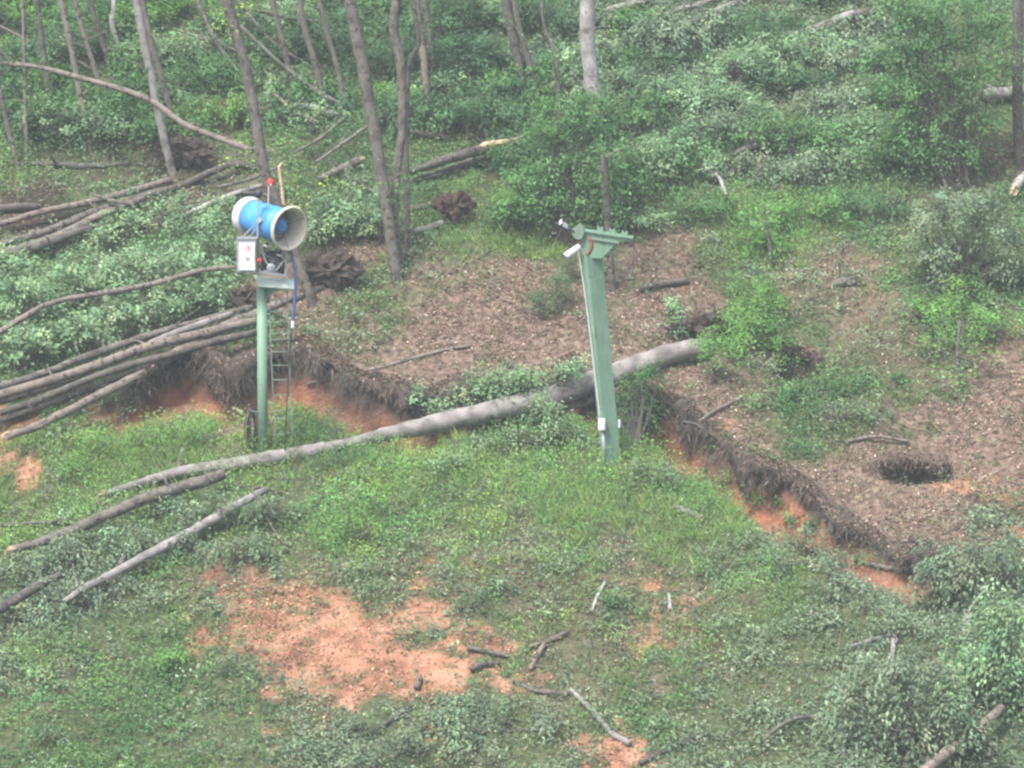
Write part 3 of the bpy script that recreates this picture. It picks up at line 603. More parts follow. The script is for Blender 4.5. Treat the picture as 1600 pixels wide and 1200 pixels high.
shrub('bush', [(1190, 778, 40, 26), (1205, 785, 26, 20)], 'bright', 'small bright tuft at the foot of the red bank right of the pylon', leaf=.055, dens_=2.4)
shrub('bush', [(1265, 822, 56, 34), (1240, 812, 36, 26)], 'mid', 'green bush half covering the red face of the scarp', leaf=.06, dens_=2)
shrub('bush', [(1345, 872, 50, 26), (1370, 880, 36, 20)], 'mid', 'low bush covering the foot of the scarp near its right end', leaf=.06, dens_=2)
shrub('bush', [(710, 720, 60, 30), (690, 735, 40, 24)], 'pale', 'small pale leaved plant on the crest midway between post and pylon', leaf=.08, dens_=2)

# --- undergrowth of the wood, upper left, and the mass of felled crowns, upper right
ORD = ['first', 'second', 'third', 'fourth', 'fifth', 'sixth', 'seventh', 'eighth', 'ninth', 'tenth', 'eleventh']
LOOK = {'mid': 'mid green', 'deep': 'deep green', 'bright': 'bright green', 'dark': 'dark green', 'pale': 'pale green', 'grey': 'grey green'}
def rows(name, u0, u1, vs, n, tones, what, cat, group, **kw):
    for r_, v0 in enumerate(vs):
        us = u0 + (u1 - u0) * (np.arange(n) + rng.uniform(.15, .85, n)) / n
        for k, u in enumerate(us):
            v = v0 + rng.uniform(-18, 18); w = rng.uniform(80, 150); tone = rng.choice(tones)
            shrub(name, [(u, v, w, w * .55), (u + w * .35, v + w * rng.uniform(-.2, .1), w * .7, w * .5), (u - w * .35, v + w * rng.uniform(-.1, .1), w * .6, w * .4)], tone,
                  f'{LOOK[tone]} {what}, {ORD[k]} from left in the {["top", "second", "third", "fourth", "fifth", "sixth"][r_]} row', cat, group, **kw)
rows('undergrowth_shrub', -30, 800, [-20, 30, 85, 140, 195], 10, ['mid', 'deep', 'mid', 'bright', 'dark', 'pale', 'mid', 'deep', 'pale'], 'shrub among the trunks at upper left', 'shrub', 'undergrowth in the wood at upper left', dens_=1.0, leaf=.095, droop=.2)
rows('felled_tree', 780, 1440, [-20, 35, 90, 145, 200, 255], 8, ['pale', 'grey', 'mid', 'pale', 'mid', 'grey', 'deep'], 'felled tree top, upper right slope', 'felled tree', 'felled tree tops on the upper right slope', dens_=1.0, leaf=.095, droop=.45)
for k, (u, v, w, h, tone, lb) in enumerate([
    (900, 300, 120, 80, 'mid', 'leafy bush just above the head of the pylon'),
    (830, 320, 110, 90, 'bright', 'green bush on the bright grass left of the pylon head'),
    (960, 270, 110, 80, 'mid', 'leafy bush around the foot of the thin trunk above the pylon'),
    
    (800, 250, 100, 60, 'mid', 'green bush right of the splintered log'),
    (1250, 330, 140, 60, 'bright', 'bright green bush in the clearing at centre right'),
    (1190, 380, 90, 50, 'bright', 'small green bush at the top of the thin stem right of the pylon'),
    (1100, 330, 110, 50, 'mid', 'low green bush right of the pylon head on the slope'),
    (1000, 345, 90, 40, 'pale', 'low pale bush directly behind the pylon arm'),
    (1350, 320, 120, 50, 'deep', 'dark low bush below the hanging branches at right'),
    (1270, 610, 120, 40, 'mid', 'low green bush on the litter slope right of the root hole'),
    (1320, 640, 120, 34, 'grey', 'low grey green bush on the litter slope left of the young tree'),
    (1200, 630, 80, 30, 'mid', 'low green patch above the bare red bank'),
    (1380, 590, 90, 30, 'mid', 'small green bush below the young tree crown')]):
    shrub('bush', [(u, v, w, h), (u + w * .3, v + h * .12, w * .6, h * .7), (u - w * .3, v + h * .1, w * .6, h * .7)], tone, lb, 'shrub', None, dens_=1.0, leaf=.085, droop=.2)

shrub('leafy_sapling', [(885, 175, 120, 70), (870, 225, 90, 80), (915, 220, 100, 80), (890, 270, 150, 70), (835, 290, 110, 70), (930, 290, 80, 70), (870, 325, 130, 60), (800, 330, 90, 50), (905, 340, 60, 40), (945, 200, 70, 70), (950, 245, 60, 60), (930, 165, 80, 46), (945, 290, 56, 80, -.3), (940, 330, 60, 50, -.3)],
      'mid', 'tall feathery leafy sapling behind and above the pylon head', 'tree', leaf=.08, droop=.35, dens_=1.7, ybase=(880, 372))
# ------------------------------------------------------------------ trunks and logs
def log_path(pts, over=None):
    """photo polyline (u, v, r_px) to a 3-D axis resting on the ground: depth runs evenly between the ends and never under the soil"""
    a, b = pts[0], pts[-1]
    ya = hit(a[0], a[1] + a[2])[1]; yb = hit(b[0], b[1] + b[2])[1]
    if over: ya += over[0]; yb += over[1]
    du = np.cumsum([0] + [math.hypot(pts[i + 1][0] - pts[i][0], pts[i + 1][1] - pts[i][1]) for i in range(len(pts) - 1)]); du = du / du[-1]
    P, Rr = [], []
    for (u, v, r), f in zip(pts, du):
        y = ya * (1 - f) + yb * f; yh = hit(u, v + r * 0.5)[1]
        y = min(y, yh - 0.02); s = ppm(y); P.append(at(u, v, y)); Rr.append(r / s)
    return np.array(P), np.array(Rr)
def tapered(P, Rr, n=10, per=6, rough=0.10, wob=0.012):
    S = spline(P, per); t = np.linspace(0, len(P) - 1, len(S)); rad = np.interp(t, np.arange(len(P)), Rr)
    S = S + rng.normal(0, 1, S.shape) * (rad[:, None] * 0.035 + wob * 0.1)
    return S, rad, tube(S, rad, n, True, rough)
def stubs(S, rad, mb, n, ln=(0.15, 0.6), up=0.5):
    """broken side branches"""
    for _ in range(n):
        i = rng.integers(2, len(S) - 2); d = unit(rng.normal(0, 1, 3) + np.array([0, -0.2, up])); l = rng.uniform(*ln); r = rad[i] * rng.uniform(.2, .45)
        p = S[i]; mb.tube(spline([p, p + d * l * .5 + rng.normal(0, .03, 3), p + d * l + rng.normal(0, .06, 3)], 3), np.linspace(r, r * .3, 7), 6)
def splinter(mb, p, d, r):
    """jagged pale wood at a broken end"""
    d = unit(np.asarray(d, float))
    for _ in range(9):
        o = rng.normal(0, r * .45, 3); o = o - d * (o @ d); l = r * rng.uniform(.8, 3.2)
        mb.tube([p + o - d * r * .5, p + o * .9 + d * l * .5, p + o * .8 + d * l], [r * .34, r * .25, r * .04], 5)
def log(pts, label, bark='bark_brown', ends=(None, None), name='fallen_log', group=None, nst=3, over=None, extra=(), cat='log', rough=.1):
    P, Rr = log_path(pts, over)
    org = P[0].copy(); org[2] = float(height(org[0], org[1])); root = empty(name, org, label, cat, group)
    S, rad, (V, F) = tapered(P, Rr, rough=rough)
    MB().add(V, F).build('trunk', bark, root, True)
    if nst:
        for _ in range(nst):
            mb = MB(); stubs(S, rad, mb, 1); mb.build('branch_stub', bark, root, True)
    for e, k in zip(ends, (0, -1)):
        if e:
            mb = MB(); d = S[0] - S[1] if k == 0 else S[-1] - S[-2]
            if e == 'cut': mb.tube([S[k], S[k] + unit(d) * 0.012], [rad[k] * .96, rad[k] * .93], 12)
            else: splinter(mb, S[k], d, max(rad[k], .03))
            mb.build('cut_face' if e == 'cut' else 'splintered_wood', 'wood', root)
    for ex in extra:
        Pe, Re = log_path(ex, None); Se, re_, (V, F) = tapered(Pe, Re, 8); MB().add(V, F).build('limb', bark, root, True)
    return root
def root_plate(parent, u, v, w, h, m='root', dy=0.0, nroots=46):
    """torn-up plate of earth and roots"""
    g = hit(u, v + h * .45); y = g[1] + dy; c = at(u, v, y); s = ppm(y); a, b = w / 2 / s, h / 2 / s
    mb = MB(); nr, ns = 12, 22; V = []; F = []; dpt = 0.42 * min(a, b) + .1
    for i in range(nr + 1):
        th = math.pi * i / nr
        for k in range(ns):
            q = 2 * math.pi * k / ns; x_, y_, z_ = math.sin(th) * math.cos(q), math.cos(th), math.sin(th) * math.sin(q)
            jag = 1 + .75 * float(vn(x_ * 2 + u, z_ * 2 + y_ * 3, .45, 180)) + .5 * float(vn(x_ * 2 + u, z_ * 2 + y_ * 3, .16, 182)) + rng.normal(0, .04)
            V.append(c + np.array([a * x_, dpt * y_, b * z_]) * jag)
    for i in range(nr):
        for k in range(ns): F.append((i * ns + k, i * ns + (k + 1) % ns, (i + 1) * ns + (k + 1) % ns, (i + 1) * ns + k))
    mb.add(V, F).build('root_plate', m, parent, False)
    mb = MB()
    for _ in range(nroots):
        q = rng.uniform(0, 2 * math.pi); f = rng.uniform(.2, .95); p = c + np.array([a * f * math.cos(q), -.05, b * f * math.sin(q)])
        d = unit(np.array([math.cos(q), -rng.uniform(.1, 1.0), math.sin(q)]) + rng.normal(0, .35, 3)); l = rng.uniform(.15, .55) * (a + b)
        r = rng.uniform(.004, .016); mb.tube(spline([p, p + d * l * .5 + rng.normal(0, .06, 3), p + d * l + rng.normal(0, .12, 3) - np.array([0, 0, .1 * l])], 3), np.linspace(r, r * .25, 7), 5, False)
    tag(mb.build('roots', m, parent, True), kind='stuff')

# the big beech trunk lying across the scarp
big = log([(1105, 542, 15), (1040, 556, 17), (960, 585, 18), (860, 620, 18), (790, 638, 18), (700, 657, 16), (620, 675, 12.5), (560, 690, 10), (520, 700, 9)],
          'long grey trunk lying across the scarp behind the leaning pylon', 'bark_grey', name='fallen_tree', nst=2, over=(0, 0.25), cat='fallen tree', extra=[[(935, 622, 6), (880, 640, 5), (820, 655, 4)]])
root_plate(big, 1118, 512, 90, 54, 'root', 0.0, 110)
log([(540, 694, 8), (505, 701, 10.5), (465, 709, 12), (420, 717, 12.5), (350, 728, 11), (300, 735, 10), (265, 741, 8), (215, 756, 7), (165, 771, 5)], 'pale grey log lying in front of the foot of the snow gun post', 'bark_grey', ends=(None, 'splinter'), nst=2, over=(-.25, 0))
log([(350, 742, 9), (300, 757, 10), (230, 778, 9.5), (150, 812, 9), (80, 842, 8), (20, 858, 6)], 'brown log forking below the pale log, its splintered end at the left edge', 'bark_brown', ends=(None, 'splinter'), nst=2, over=(-.35, -.45), extra=[[(115, 815, 3.5), (60, 816, 3), (0, 822, 2.5)]])
log([(415, 765, 5.5), (360, 795, 8), (300, 830, 8.5), (235, 865, 8), (170, 900, 7), (130, 920, 6), (100, 940, 4)], 'straight grey log in the leaves below the forked log', 'bark_grey', nst=5, over=(-.5, -.6))
log([(95, 898, 5), (60, 915, 8), (20, 940, 8), (-20, 962, 8)], 'short dark log end at the left edge below the other logs', 'bark_dark', nst=1, over=(-.5, -.5))
log([(215, 836, 3), (198, 862, 4), (188, 882, 4)], 'small forked brown branch between the two lower left logs', 'bark_brown', name='branch', over=(-.5, -.5), nst=1, cat='branch')
log([(40, 865, 3), (18, 885, 4), (-10, 900, 4)], 'thin branch under the splintered log end at the left edge', 'bark_brown', name='branch', nst=0, cat='branch')
# bundle of trunks left of the post
G1 = 'bundle of logs left of the snow gun post'
log([(405, 500, 6.2), (330, 518, 7.6), (240, 540, 7.9), (180, 560, 7.6), (100, 588, 7.6), (0, 617, 7.6), (-40, 628, 7.6)], 'uppermost long log of the bundle left of the snow gun post', 'bark_wood', group=G1, over=(-.6, -.9))
log([(455, 466, 6.2), (400, 490, 7.6), (340, 515, 7.9), (270, 555, 8.3), (200, 595, 7.6), (120, 635, 6.9), (60, 665, 6.9), (10, 682, 6.2)], 'lowest long log of the bundle, its left end by the bare soil', 'bark_wood', group=G1, over=(-.6, -.8), ends=(None, 'splinter'))
log([(400, 519, 5.5), (330, 535, 6.2), (270, 553, 5.5), (200, 572, 5.5), (140, 592, 5.5), (60, 625, 5.5), (0, 645, 5.5)], 'middle log of the bundle, half hidden between two others', 'bark_dark', group=G1, over=(-.5, -.7))
log([(362, 490, 4.8), (310, 508, 5.5), (250, 530, 5.5), (215, 548, 4.1)], 'short pale grey log on top of the log bundle', 'bark_grey', group=G1, over=(-.9, -1.0), nst=1)
log([(400, 478, 5.2), (320, 500, 6.0), (240, 522, 6.0), (150, 552, 6.0), (60, 586, 6.0), (-30, 612, 6.0)], 'slender log along the upper side of the log bundle', 'bark_brown', group=G1, over=(-.5, -.9))
log([(300, 545, 4.3), (220, 578, 5.2), (130, 612, 5.6), (50, 640, 5.2), (-30, 668, 5.2)], 'slender dark log under the lowest long log of the bundle', 'bark_dark', group=G1, over=(-.1, -.3))
log([(260, 530, 4.3), (170, 566, 5.2), (90, 600, 5.2), (-20, 634, 5.2)], 'slender pale log between the two long logs of the bundle', 'bark_wood', group=G1, over=(-.4, -.5), nst=1)
log([(40, 630, 2.8), (0, 660, 2.8), (-20, 668, 2.8)], 'thin dark branch under the left end of the log bundle', 'bark_dark', name='branch', nst=0, cat='branch', over=(-.3, -.3))
log([(372, 417, 3.4), (320, 422, 4.1), (280, 432, 4.1), (230, 446, 4.5), (150, 460, 4.5), (100, 468, 4.1), (60, 482, 4.5), (0, 518, 4.8), (-30, 532, 4.8)], 'thin bent trunk lying over the big leafy crown at left', 'bark_wood', name='fallen_tree', nst=3, over=(-1.6, -1.6), cat='fallen tree')
# upper left tangle
log([(268, 280, 4.9), (200, 300, 5.7), (130, 318, 5.7), (70, 330, 4.9), (0, 350, 4.9), (-30, 356, 4.9)], 'upper of the parallel fallen logs at the left edge', 'bark_wood', over=(-.1, -.3))
log([(275, 293, 5.7), (210, 310, 5.7), (150, 330, 6.6), (70, 362, 5.7), (0, 382, 5.7)], 'second of the parallel fallen logs at the left edge', 'bark_brown', over=(-.1, -.3))
log([(225, 310, 4.9), (160, 335, 6.6), (100, 365, 7.4), (40, 388, 8.2), (-20, 398, 8.2)], 'pale brown fallen log above the big leafy crown', 'bark_wood', over=(-.3, -.4))
log([(190, 352, 4.9), (130, 360, 6.6), (80, 378, 7.4), (20, 396, 8.2), (-20, 402, 8.2)], 'lowest dark fallen log above the big leafy crown', 'bark_dark', over=(-.3, -.4))
log([(60, 322, 4.9), (20, 324, 6.6), (-20, 328, 6.6)], 'short dark log at the left edge above the parallel logs', 'bark_dark', nst=1)
log([(20, 256, 3.3), (80, 256, 4.9), (130, 260, 4.9), (200, 256, 4.1)], 'crooked dark log in the undergrowth at far left', 'bark_dark', nst=3)
log([(412, 288, 3.7), (370, 302, 4.9), (320, 322, 4.5), (285, 338, 4.1)], 'straight pale log just upper left of the snow gun', 'bark_pale', ends=(None, 'splinter'), nst=1, over=(-.1, -.1))
log([(395, 236, 4.9), (340, 215, 4.9), (290, 195, 4.9), (240, 160, 4.9), (190, 140, 4.5), (120, 120, 4.1), (60, 105, 3.7), (0, 98, 3.3), (-30, 95, 3.3)], 'long thin bent trunk arching across the wood at upper left', 'bark_wood', name='fallen_tree', nst=4, over=(-2.2, -3.2), cat='fallen tree')
log([(400, 262, 4.9), (360, 258, 5.7), (310, 278, 5.7), (270, 296, 4.9)], 'dark log lying beneath the leaning trunk behind the gun', 'bark_dark', nst=3)
log([(562, 250, 5.7), (530, 265, 6.6), (500, 280, 5.7)], 'short pale brown log left of the forked trunks', 'bark_wood', ends=('splinter', None), nst=2, over=(-.2, -.2))
log([(590, 186, 3.3), (640, 182, 4.1), (690, 184, 4.1), (720, 188, 3.3)], 'thin level log behind the forked trunks', 'bark_dark', nst=2, over=(-.2, -.2))
log([(530, 180, 3.3), (495, 168, 4.1), (455, 162, 3.3)], 'pale broken branch in the wood left of the forked trunks', 'bark_pale', name='branch', nst=2, cat='branch', over=(-.3, -.3))
torn = log([(640, 268, 6.6), (690, 252, 7.4), (735, 238, 8.2), (770, 232, 9.0), (797, 222, 8.2)], 'thick dark log with torn pale wood on its top', 'bark_dark', ends=(None, 'splinter'), nst=2, over=(-.5, -.7))
_yt = log_path([(640, 268, 6.6), (770, 232, 9.0), (797, 222, 8.2)], (-.5, -.7))[0]
MB().tube(spline([at(746, 231, _yt[1][1] - .08), at(762, 226, _yt[1][1] - .12), at(780, 224, _yt[1][1] - .12), at(797, 220, _yt[2][1] - .06)], 4), [.03, .05, .06, .07, .075, .075, .075, .075, .07, .07, .065, .06, .04], 7, True, .3).build('torn_wood', 'wood', torn)
log([(640, 285, 6.6), (690, 272, 8.2), (740, 252, 8.2), (790, 240, 7.4)], 'thick dark log lying below the torn one', 'bark_dark', nst=2)
log([(640, 205, 4.9), (700, 215, 4.9), (760, 212, 4.9), (815, 198, 4.1)], 'dark log above the torn log right of the forked trunks', 'bark_dark', nst=2, over=(-.2, -.2))
up1 = log([(640, 327, 4.9), (665, 322, 5.7), (695, 315, 5.7)], 'small uprooted tree with round reddish root plate right of the forked trunks', 'bark_wood', name='uprooted_tree', nst=1, cat='fallen tree')
root_plate(up1, 712, 322, 56, 44, 'root_red', -0.2, 60)
log([(648, 362, 4.9), (670, 356, 5.7), (692, 348, 5.7)], 'short grey log below the small round root plate', 'bark_grey', nst=0, over=(-.1, -.1))
up2 = log([(455, 470, 4.9), (490, 455, 5.7), (520, 440, 5.7)], 'uprooted tree with dark root plate right of the snow gun', 'bark_dark', name='uprooted_tree', nst=1, cat='fallen tree')
root_plate(up2, 520, 422, 88, 56, 'root', -0.1, 60)
up3 = log([(330, 262, 4.9), (310, 250, 5.7), (285, 240, 5.7)], 'uprooted tree with dark root plate in the wood at upper left', 'bark_dark', name='uprooted_tree', nst=1, cat='fallen tree')
root_plate(up3, 285, 238, 84, 44, 'root', -0.2, 50)
up4 = log([(380, 470, 4.9), (350, 480, 5.7), (320, 490, 4.9)], 'uprooted stump with dark roots just left of the snow gun platform', 'bark_dark', name='uprooted_tree', nst=0, cat='fallen tree')
root_plate(up4, 388, 466, 56, 40, 'root', -0.4, 40)
for (pp, lb) in [([(300, -20, 2.5), (335, 60, 2.9), (375, 115, 3.3)], 'thin dark leaning pole left of the trunk behind the gun'), ([(365, -10, 2.5), (420, 60, 2.5), (470, 95, 2.5)], 'thin leaning dead branch upper right of the gun'),
                 ([(375, 40, 2.5), (440, 100, 2.5), (500, 145, 3.3), (540, 165, 3.3)], 'long thin dead branch slanting down towards the forked trunks'), ([(395, 15, 2.5), (450, 28, 2.5), (510, 35, 2.5)], 'thin near level branch at the top of the wood')]:
    log(pp, lb, 'bark_dark', name='dead_branch', nst=3, over=(-2.2, -.8), cat='branch')
TG = []
for k in range(16):
    u = 20 + 36 * k + rng.uniform(-12, 12); v = rng.uniform(60, 330); a_ = rng.choice([-1, 1, 1]) * rng.uniform(.15, .9); l_ = rng.uniform(50, 130)
    log([(u - l_ * .5, v - a_ * l_ * .4, 2.2), (u, v + rng.uniform(-6, 6), 2.8), (u + l_ * .5, v + a_ * l_ * .4, 2.5)], f'thin dead branch in the upper left tangle, {(ORD + ["twelfth", "thirteenth", "fourteenth", "fifteenth", "sixteenth"])[k]} from the left edge',
        rng.choice(['bark_dark', 'bark_brown', 'bark_wood']), name='dead_branch', nst=3, over=(-rng.uniform(.3, 1.4), -rng.uniform(.3, 1.0)), cat='branch', group='thin dead branches tangled in the upper left wood')
# upper right
log([(950, 16, 6), (985, 8, 7), (1020, -4, 7)], 'sawn pale log at the top right of the grey trunk', 'bark_grey', ends=('cut', None), nst=1, over=(-.2, -.2))
log([(1185, 56, 3), (1240, 52, 5), (1290, 38, 6), (1330, 22, 6), (1378, 20, 5)], 'long bare grey bough on the upper right slope', 'bark_grey', name='branch', nst=4, over=(-.5, -.7), cat='branch', extra=[[(1360, 24, 4), (1340, 45, 4), (1325, 65, 3)]])
log([(1060, 46, 5), (1085, 34, 6), (1105, 24, 6), (1150, 4, 5)], 'bare grey bough at the top edge left of the long bough', 'bark_grey', name='branch', nst=5, over=(-.5, -.5), cat='branch')
log([(1030, 30, 4), (1060, 15, 4), (1090, 8, 4), (1120, -5, 4)], 'tangled grey branch at the top edge', 'bark_grey', name='branch', nst=6, over=(-.5, -.5), cat='branch')
log([(1262, 68, 4), (1290, 69, 4.5), (1310, 70, 5)], 'short dark log with a pale end under the long bough', 'bark_dark', ends=(None, 'cut'), nst=0, over=(-.4, -.4))
log([(948, 238, 4), (980, 232, 5), (1015, 228, 5)], 'bare branch sticking out right of the thin trunk above the pylon', 'bark_brown', name='branch', nst=1, over=(-.4, -.4), cat='branch')
log([(1148, 240, 5), (1175, 230, 6), (1212, 220, 5)], 'dark bent branch in the middle of the upper right slope', 'bark_dark', name='branch', nst=2, over=(-.4, -.5), cat='branch')
log([(1135, 305, 2.5), (1125, 280, 3), (1115, 268, 3)], 'thin snapped stem with a pale tip on the upper right slope', 'bark_pale', name='branch', ends=(None, 'splinter'), nst=1, over=(-.3, -.3), cat='branch')
log([(1605, 140, 10), (1570, 146, 10), (1535, 148, 11)], 'thick pale log end at the right edge by the trunk', 'bark_grey', nst=1, over=(-.2, -.2))
log([(1605, 272, 7), (1592, 285, 8), (1586, 295, 7)], 'broken log with an orange splintered end at the right edge', 'bark_pale', ends=(None, 'splinter'), nst=0, over=(-.3, -.3))
log([(1480, 302, 3), (1478, 290, 3), (1475, 282, 2.5)], 'short broken stem with an orange tip above the grey crown', 'bark_brown', name='branch', ends=(None, 'splinter'), nst=0, over=(-.3, -.3), cat='branch')
log([(1000, 452, 5), (1030, 444, 6), (1075, 438, 6)], 'dark short log on the litter right of the pylon', 'bark_dark', nst=1)
log([(1300, 445, 5), (1318, 440, 8), (1335, 442, 6)], 'grey rotten stump on the litter slope at right', 'bark_brown', name='stump', nst=2, cat='stump')
# small stuff on the lower slope
SM = [([(730, 1012, 4), (760, 1018, 4), (795, 1025, 3.5)], 'short brown stick on the right half of the red earth', 'bark_brown'),
      ([(735, 1046, 4.5), (755, 1038, 4), (780, 1036, 3.5)], 'short dark stick below the first one on the red earth', 'bark_dark'),
      ([(888, 986, 4), (860, 1000, 4), (828, 1010, 2.5)], 'bent grey stick at the right border of the red earth', 'bark_wood'),
      ([(850, 1006, 4), (840, 1025, 4), (828, 1046, 3)], 'pale forked stick standing below the bent grey one', 'bark_wood'),
      ([(800, 1064, 3), (840, 1080, 4), (890, 1083, 3.5)], 'long curved stick under the red earth patch', 'bark_brown'),
      ([(890, 1076, 3.5), (930, 1115, 5), (955, 1145, 5.5), (985, 1162, 5)], 'long grey branch pointing down to the small bare patch', 'bark_grey'),
      ([(575, 1147, 3), (610, 1125, 4), (642, 1103, 3)], 'dark stick in the leaf spread at the bottom', 'bark_dark'),
      ([(655, 1148, 2.5), (750, 1143, 3), (850, 1140, 3), (875, 1132, 2)], 'thin dark stick lying across the leaf spread', 'bark_dark'),
      ([(1000, 1192, 4), (1060, 1165, 5), (1112, 1145, 5)], 'straight dark log at the bottom edge right of the small bare patch', 'bark_dark'),
      ([(1197, 1170, 2.5), (1200, 1150, 3), (1245, 1122, 3.5), (1310, 1124, 3)], 'thin hooked branch in the leaves at the bottom', 'bark_brown'),
      ([(1396, 1000, 4), (1395, 1020, 4.5), (1393, 1042, 4)], 'short upright grey stick in the lower right leaves', 'bark_grey'),
      ([(1505, 990, 6), (1510, 975, 6), (1513, 962, 5)], 'short pale sawn stub beside the drooping heap at lower right', 'bark_pale'),
      ([(1330, 1010, 3), (1380, 995, 4), (1425, 985, 4)], 'grey crooked branch in the lower right leaves', 'bark_grey'),
      ([(1310, 1195, 5), (1318, 1180, 5), (1308, 1168, 4)], 'crooked short branch at the bottom left of the sawn log', 'bark_grey'),
      ([(1055, 791, 4), (1075, 800, 5.5), (1096, 809, 4.5)], 'short grey log with a pale end on the green knoll', 'bark_grey'),
      ([(925, 955, 2.5), (932, 935, 3), (945, 910, 2.5)], 'thin pale stick in the grass below the knoll', 'bark_pale'),
      ([(1047, 952, 3.5), (1046, 938, 3), (1045, 926, 2)], 'pale upright splinter of wood by the small bare patch of grass', 'bark_pale'),
      ([(1335, 876, 3), (1370, 884, 4), (1405, 890, 3)], 'brown stick lying below the end of the scarp', 'bark_brown'),
      ([(650, 1075, 5), (655, 1062, 5), (656, 1055, 3)], 'small dark peg of wood at the bottom of the red earth', 'bark_brown'),
      ([(450, 862, 2), (395, 768, 2.5), (440, 770, 2)], 'thin bent twig beside the straight grey log', 'bark_brown'),
      ([(480, 600, 3), (590, 575, 3.5), (690, 548, 3), (735, 540, 2.5)], 'long thin root lying on the litter above the scarp', 'bark_wood'),
      ([(1090, 660, 2.5), (1120, 640, 3), (1160, 620, 2.5)], 'thin dry branch on the litter above the red bank', 'bark_wood'),
      ([(1320, 690, 2.5), (1370, 682, 3), (1420, 690, 2.5)], 'thin dry branch above the dark hole', 'bark_wood')]
for pp, lb, bk in SM:
    log(pp, lb, bk, name='stick', nst=2, over=(-.06, -.06), cat='stick', ends=('cut', 'cut') if 'sawn' in lb or 'pale end' in lb else (None, None))
log([(1445, 1205, 9), (1475, 1180, 10), (1510, 1155, 9.5), (1540, 1130, 9), (1565, 1105, 7)], 'sawn branch with a fresh pale cut end at bottom right', 'bark_wood', ends=('cut', None), nst=3, over=(-.7, -.5), extra=[[(1440, 1190, 6), (1455, 1165, 6), (1462, 1150, 4)]])

# ------------------------------------------------------------------ standing trees
def tree(pts, label, bark='bark_brown', group='standing trees of the damaged wood', twigs=8, leaf_tone='mid', leaves=4, dy=0.0, lean=0.0, name='tree', n=12, forks=1):
    """pts from the foot upward (u, v, r): the stem goes on above the picture to a thin torn crown"""
    g = hit(pts[0][0], pts[0][1]); y0 = g[1] + dy
    P, Rr = [], []
    for k, (u, v, r) in enumerate(pts):
        y = y0 + lean * k; P.append(at(u, v, y)); Rr.append(r / ppm(y))
    foot = P[0].copy(); foot[2] = min(foot[2], float(height(foot[0], foot[1]))) - .15; P.insert(0, foot); Rr.insert(0, Rr[0] * 1.25)
    if pts[-1][1] < 20:
        d = unit(P[-1] - P[-2]); top = P[-1]; r = Rr[-1]
        for k in range(3): P.append(top + d * 1.3 * (k + 1) + rng.normal(0, .12, 3)); Rr.append(r * (0.85 - .25 * k))
    P = np.array(P); Rr = np.array(Rr)
    root = empty(name, foot, label, 'tree', group)
    S, rad, (V, F) = tapered(P, Rr, n, 6, .07)
    MB().add(V, F).build('trunk', bark, root, True)
    PV, PN, PT, PC = [], [], [], []
    for _ in range(twigs):
        i = rng.integers(len(S) // 4, len(S)); p = S[i]; l = rng.uniform(.4, 1.3); d = unit(np.array([rng.normal(), rng.normal() * .7, rng.uniform(.1, .9)]))
        e = p + d * l; mid = p + d * l * .5 + rng.normal(0, .08, 3); r = min(rad[i] * .35, .02)
        MB().tube(spline([p, mid, e], 3), np.linspace(r, r * .25, 7), 5, False).build('branch', bark, root, True)
        if leaves:
            for q in (mid, e):
                m = leaves * 6; PV.append(q + rng.normal(0, .14, (m, 3))); PN.append(unit(rng.normal(0, .5, (m, 3)) + np.array([0, -.3, 1]))); PT.append(rnd_dirs(m) + np.array([0, 0, -.4]))
                PC.append(np.array(TONE[leaf_tone]) * np.exp(rng.normal(0, .25, (m, 1))))
    if PV:
        PV = np.vstack(PV); L = rng.uniform(.06, .11, len(PV)); V, F = leaf_arrays(PV, np.vstack(PN), unit(np.vstack(PT)), L, L * .55, .3)
        me = np_mesh('crown', V - ORG[root.name], F, np.repeat(np.vstack(PC), 4, 0), False); me.materials.append(M['leaf']); link(bpy.data.objects.new('crown', me), root)
    return root
tree([(488, 476, 7.6), (470, 420, 8.0), (440, 335, 8.0), (414, 270, 8.4), (400, 190, 8.4), (385, 110, 8.4), (362, 30, 8.4), (350, -20, 8.4)], 'slim tree trunk leaning left, directly behind the blue snow gun', 'bark_brown', leaf_tone='lime', twigs=7)
tree([(622, 440, 9.2), (612, 380, 9.2), (596, 270, 9.2), (575, 150, 9.7), (558, 60, 9.7), (545, -20, 9.2)], 'tallest forked leaning trunk between gun and pylon, left stem', 'bark_brown', twigs=5)
tree([(628, 425, 6.7), (616, 350, 6.7), (620, 270, 6.7), (629, 190, 7.1), (626, 100, 7.6), (615, 40, 7.6), (624, -20, 7.1)], 'crooked trunk right beside the left forked stem', 'bark_brown', twigs=6)
tree([(636, 392, 4.2), (636, 300, 4.2), (634, 200, 4.2), (640, 100, 3.8), (655, 60, 3.4), (640, -20, 3.4)], 'thin straight stem rightmost of the three close trunks', 'bark_brown', twigs=4)
tree([(940, 245, 11.5), (932, 180, 12), (924, 120, 12.2), (918, 60, 12), (918, -20, 12)], 'thick pale grey trunk at the top above the pylon', 'bark_pale', twigs=0, leaves=0)
tree([(958, 455, 5.9), (952, 380, 5.9), (946, 290, 5.9), (944, 240, 5.0)], 'thin greyish trunk behind the pylon head', 'bark_brown', twigs=8, leaf_tone='mid', leaves=8)
tree([(880, 320, 4.2), (876, 240, 4.2), (874, 170, 3.8), (868, 90, 3.4), (850, 40, 2.5), (846, -20, 2.5)], 'thin pale stem left of the pale grey trunk', 'bark_brown', twigs=8, leaves=6)
tree([(818, 150, 6.7), (806, 80, 7.1), (795, 30, 7.6), (788, -20, 7.6)], 'dark trunk at the top left of the pale grey trunk', 'bark_dark', twigs=2)
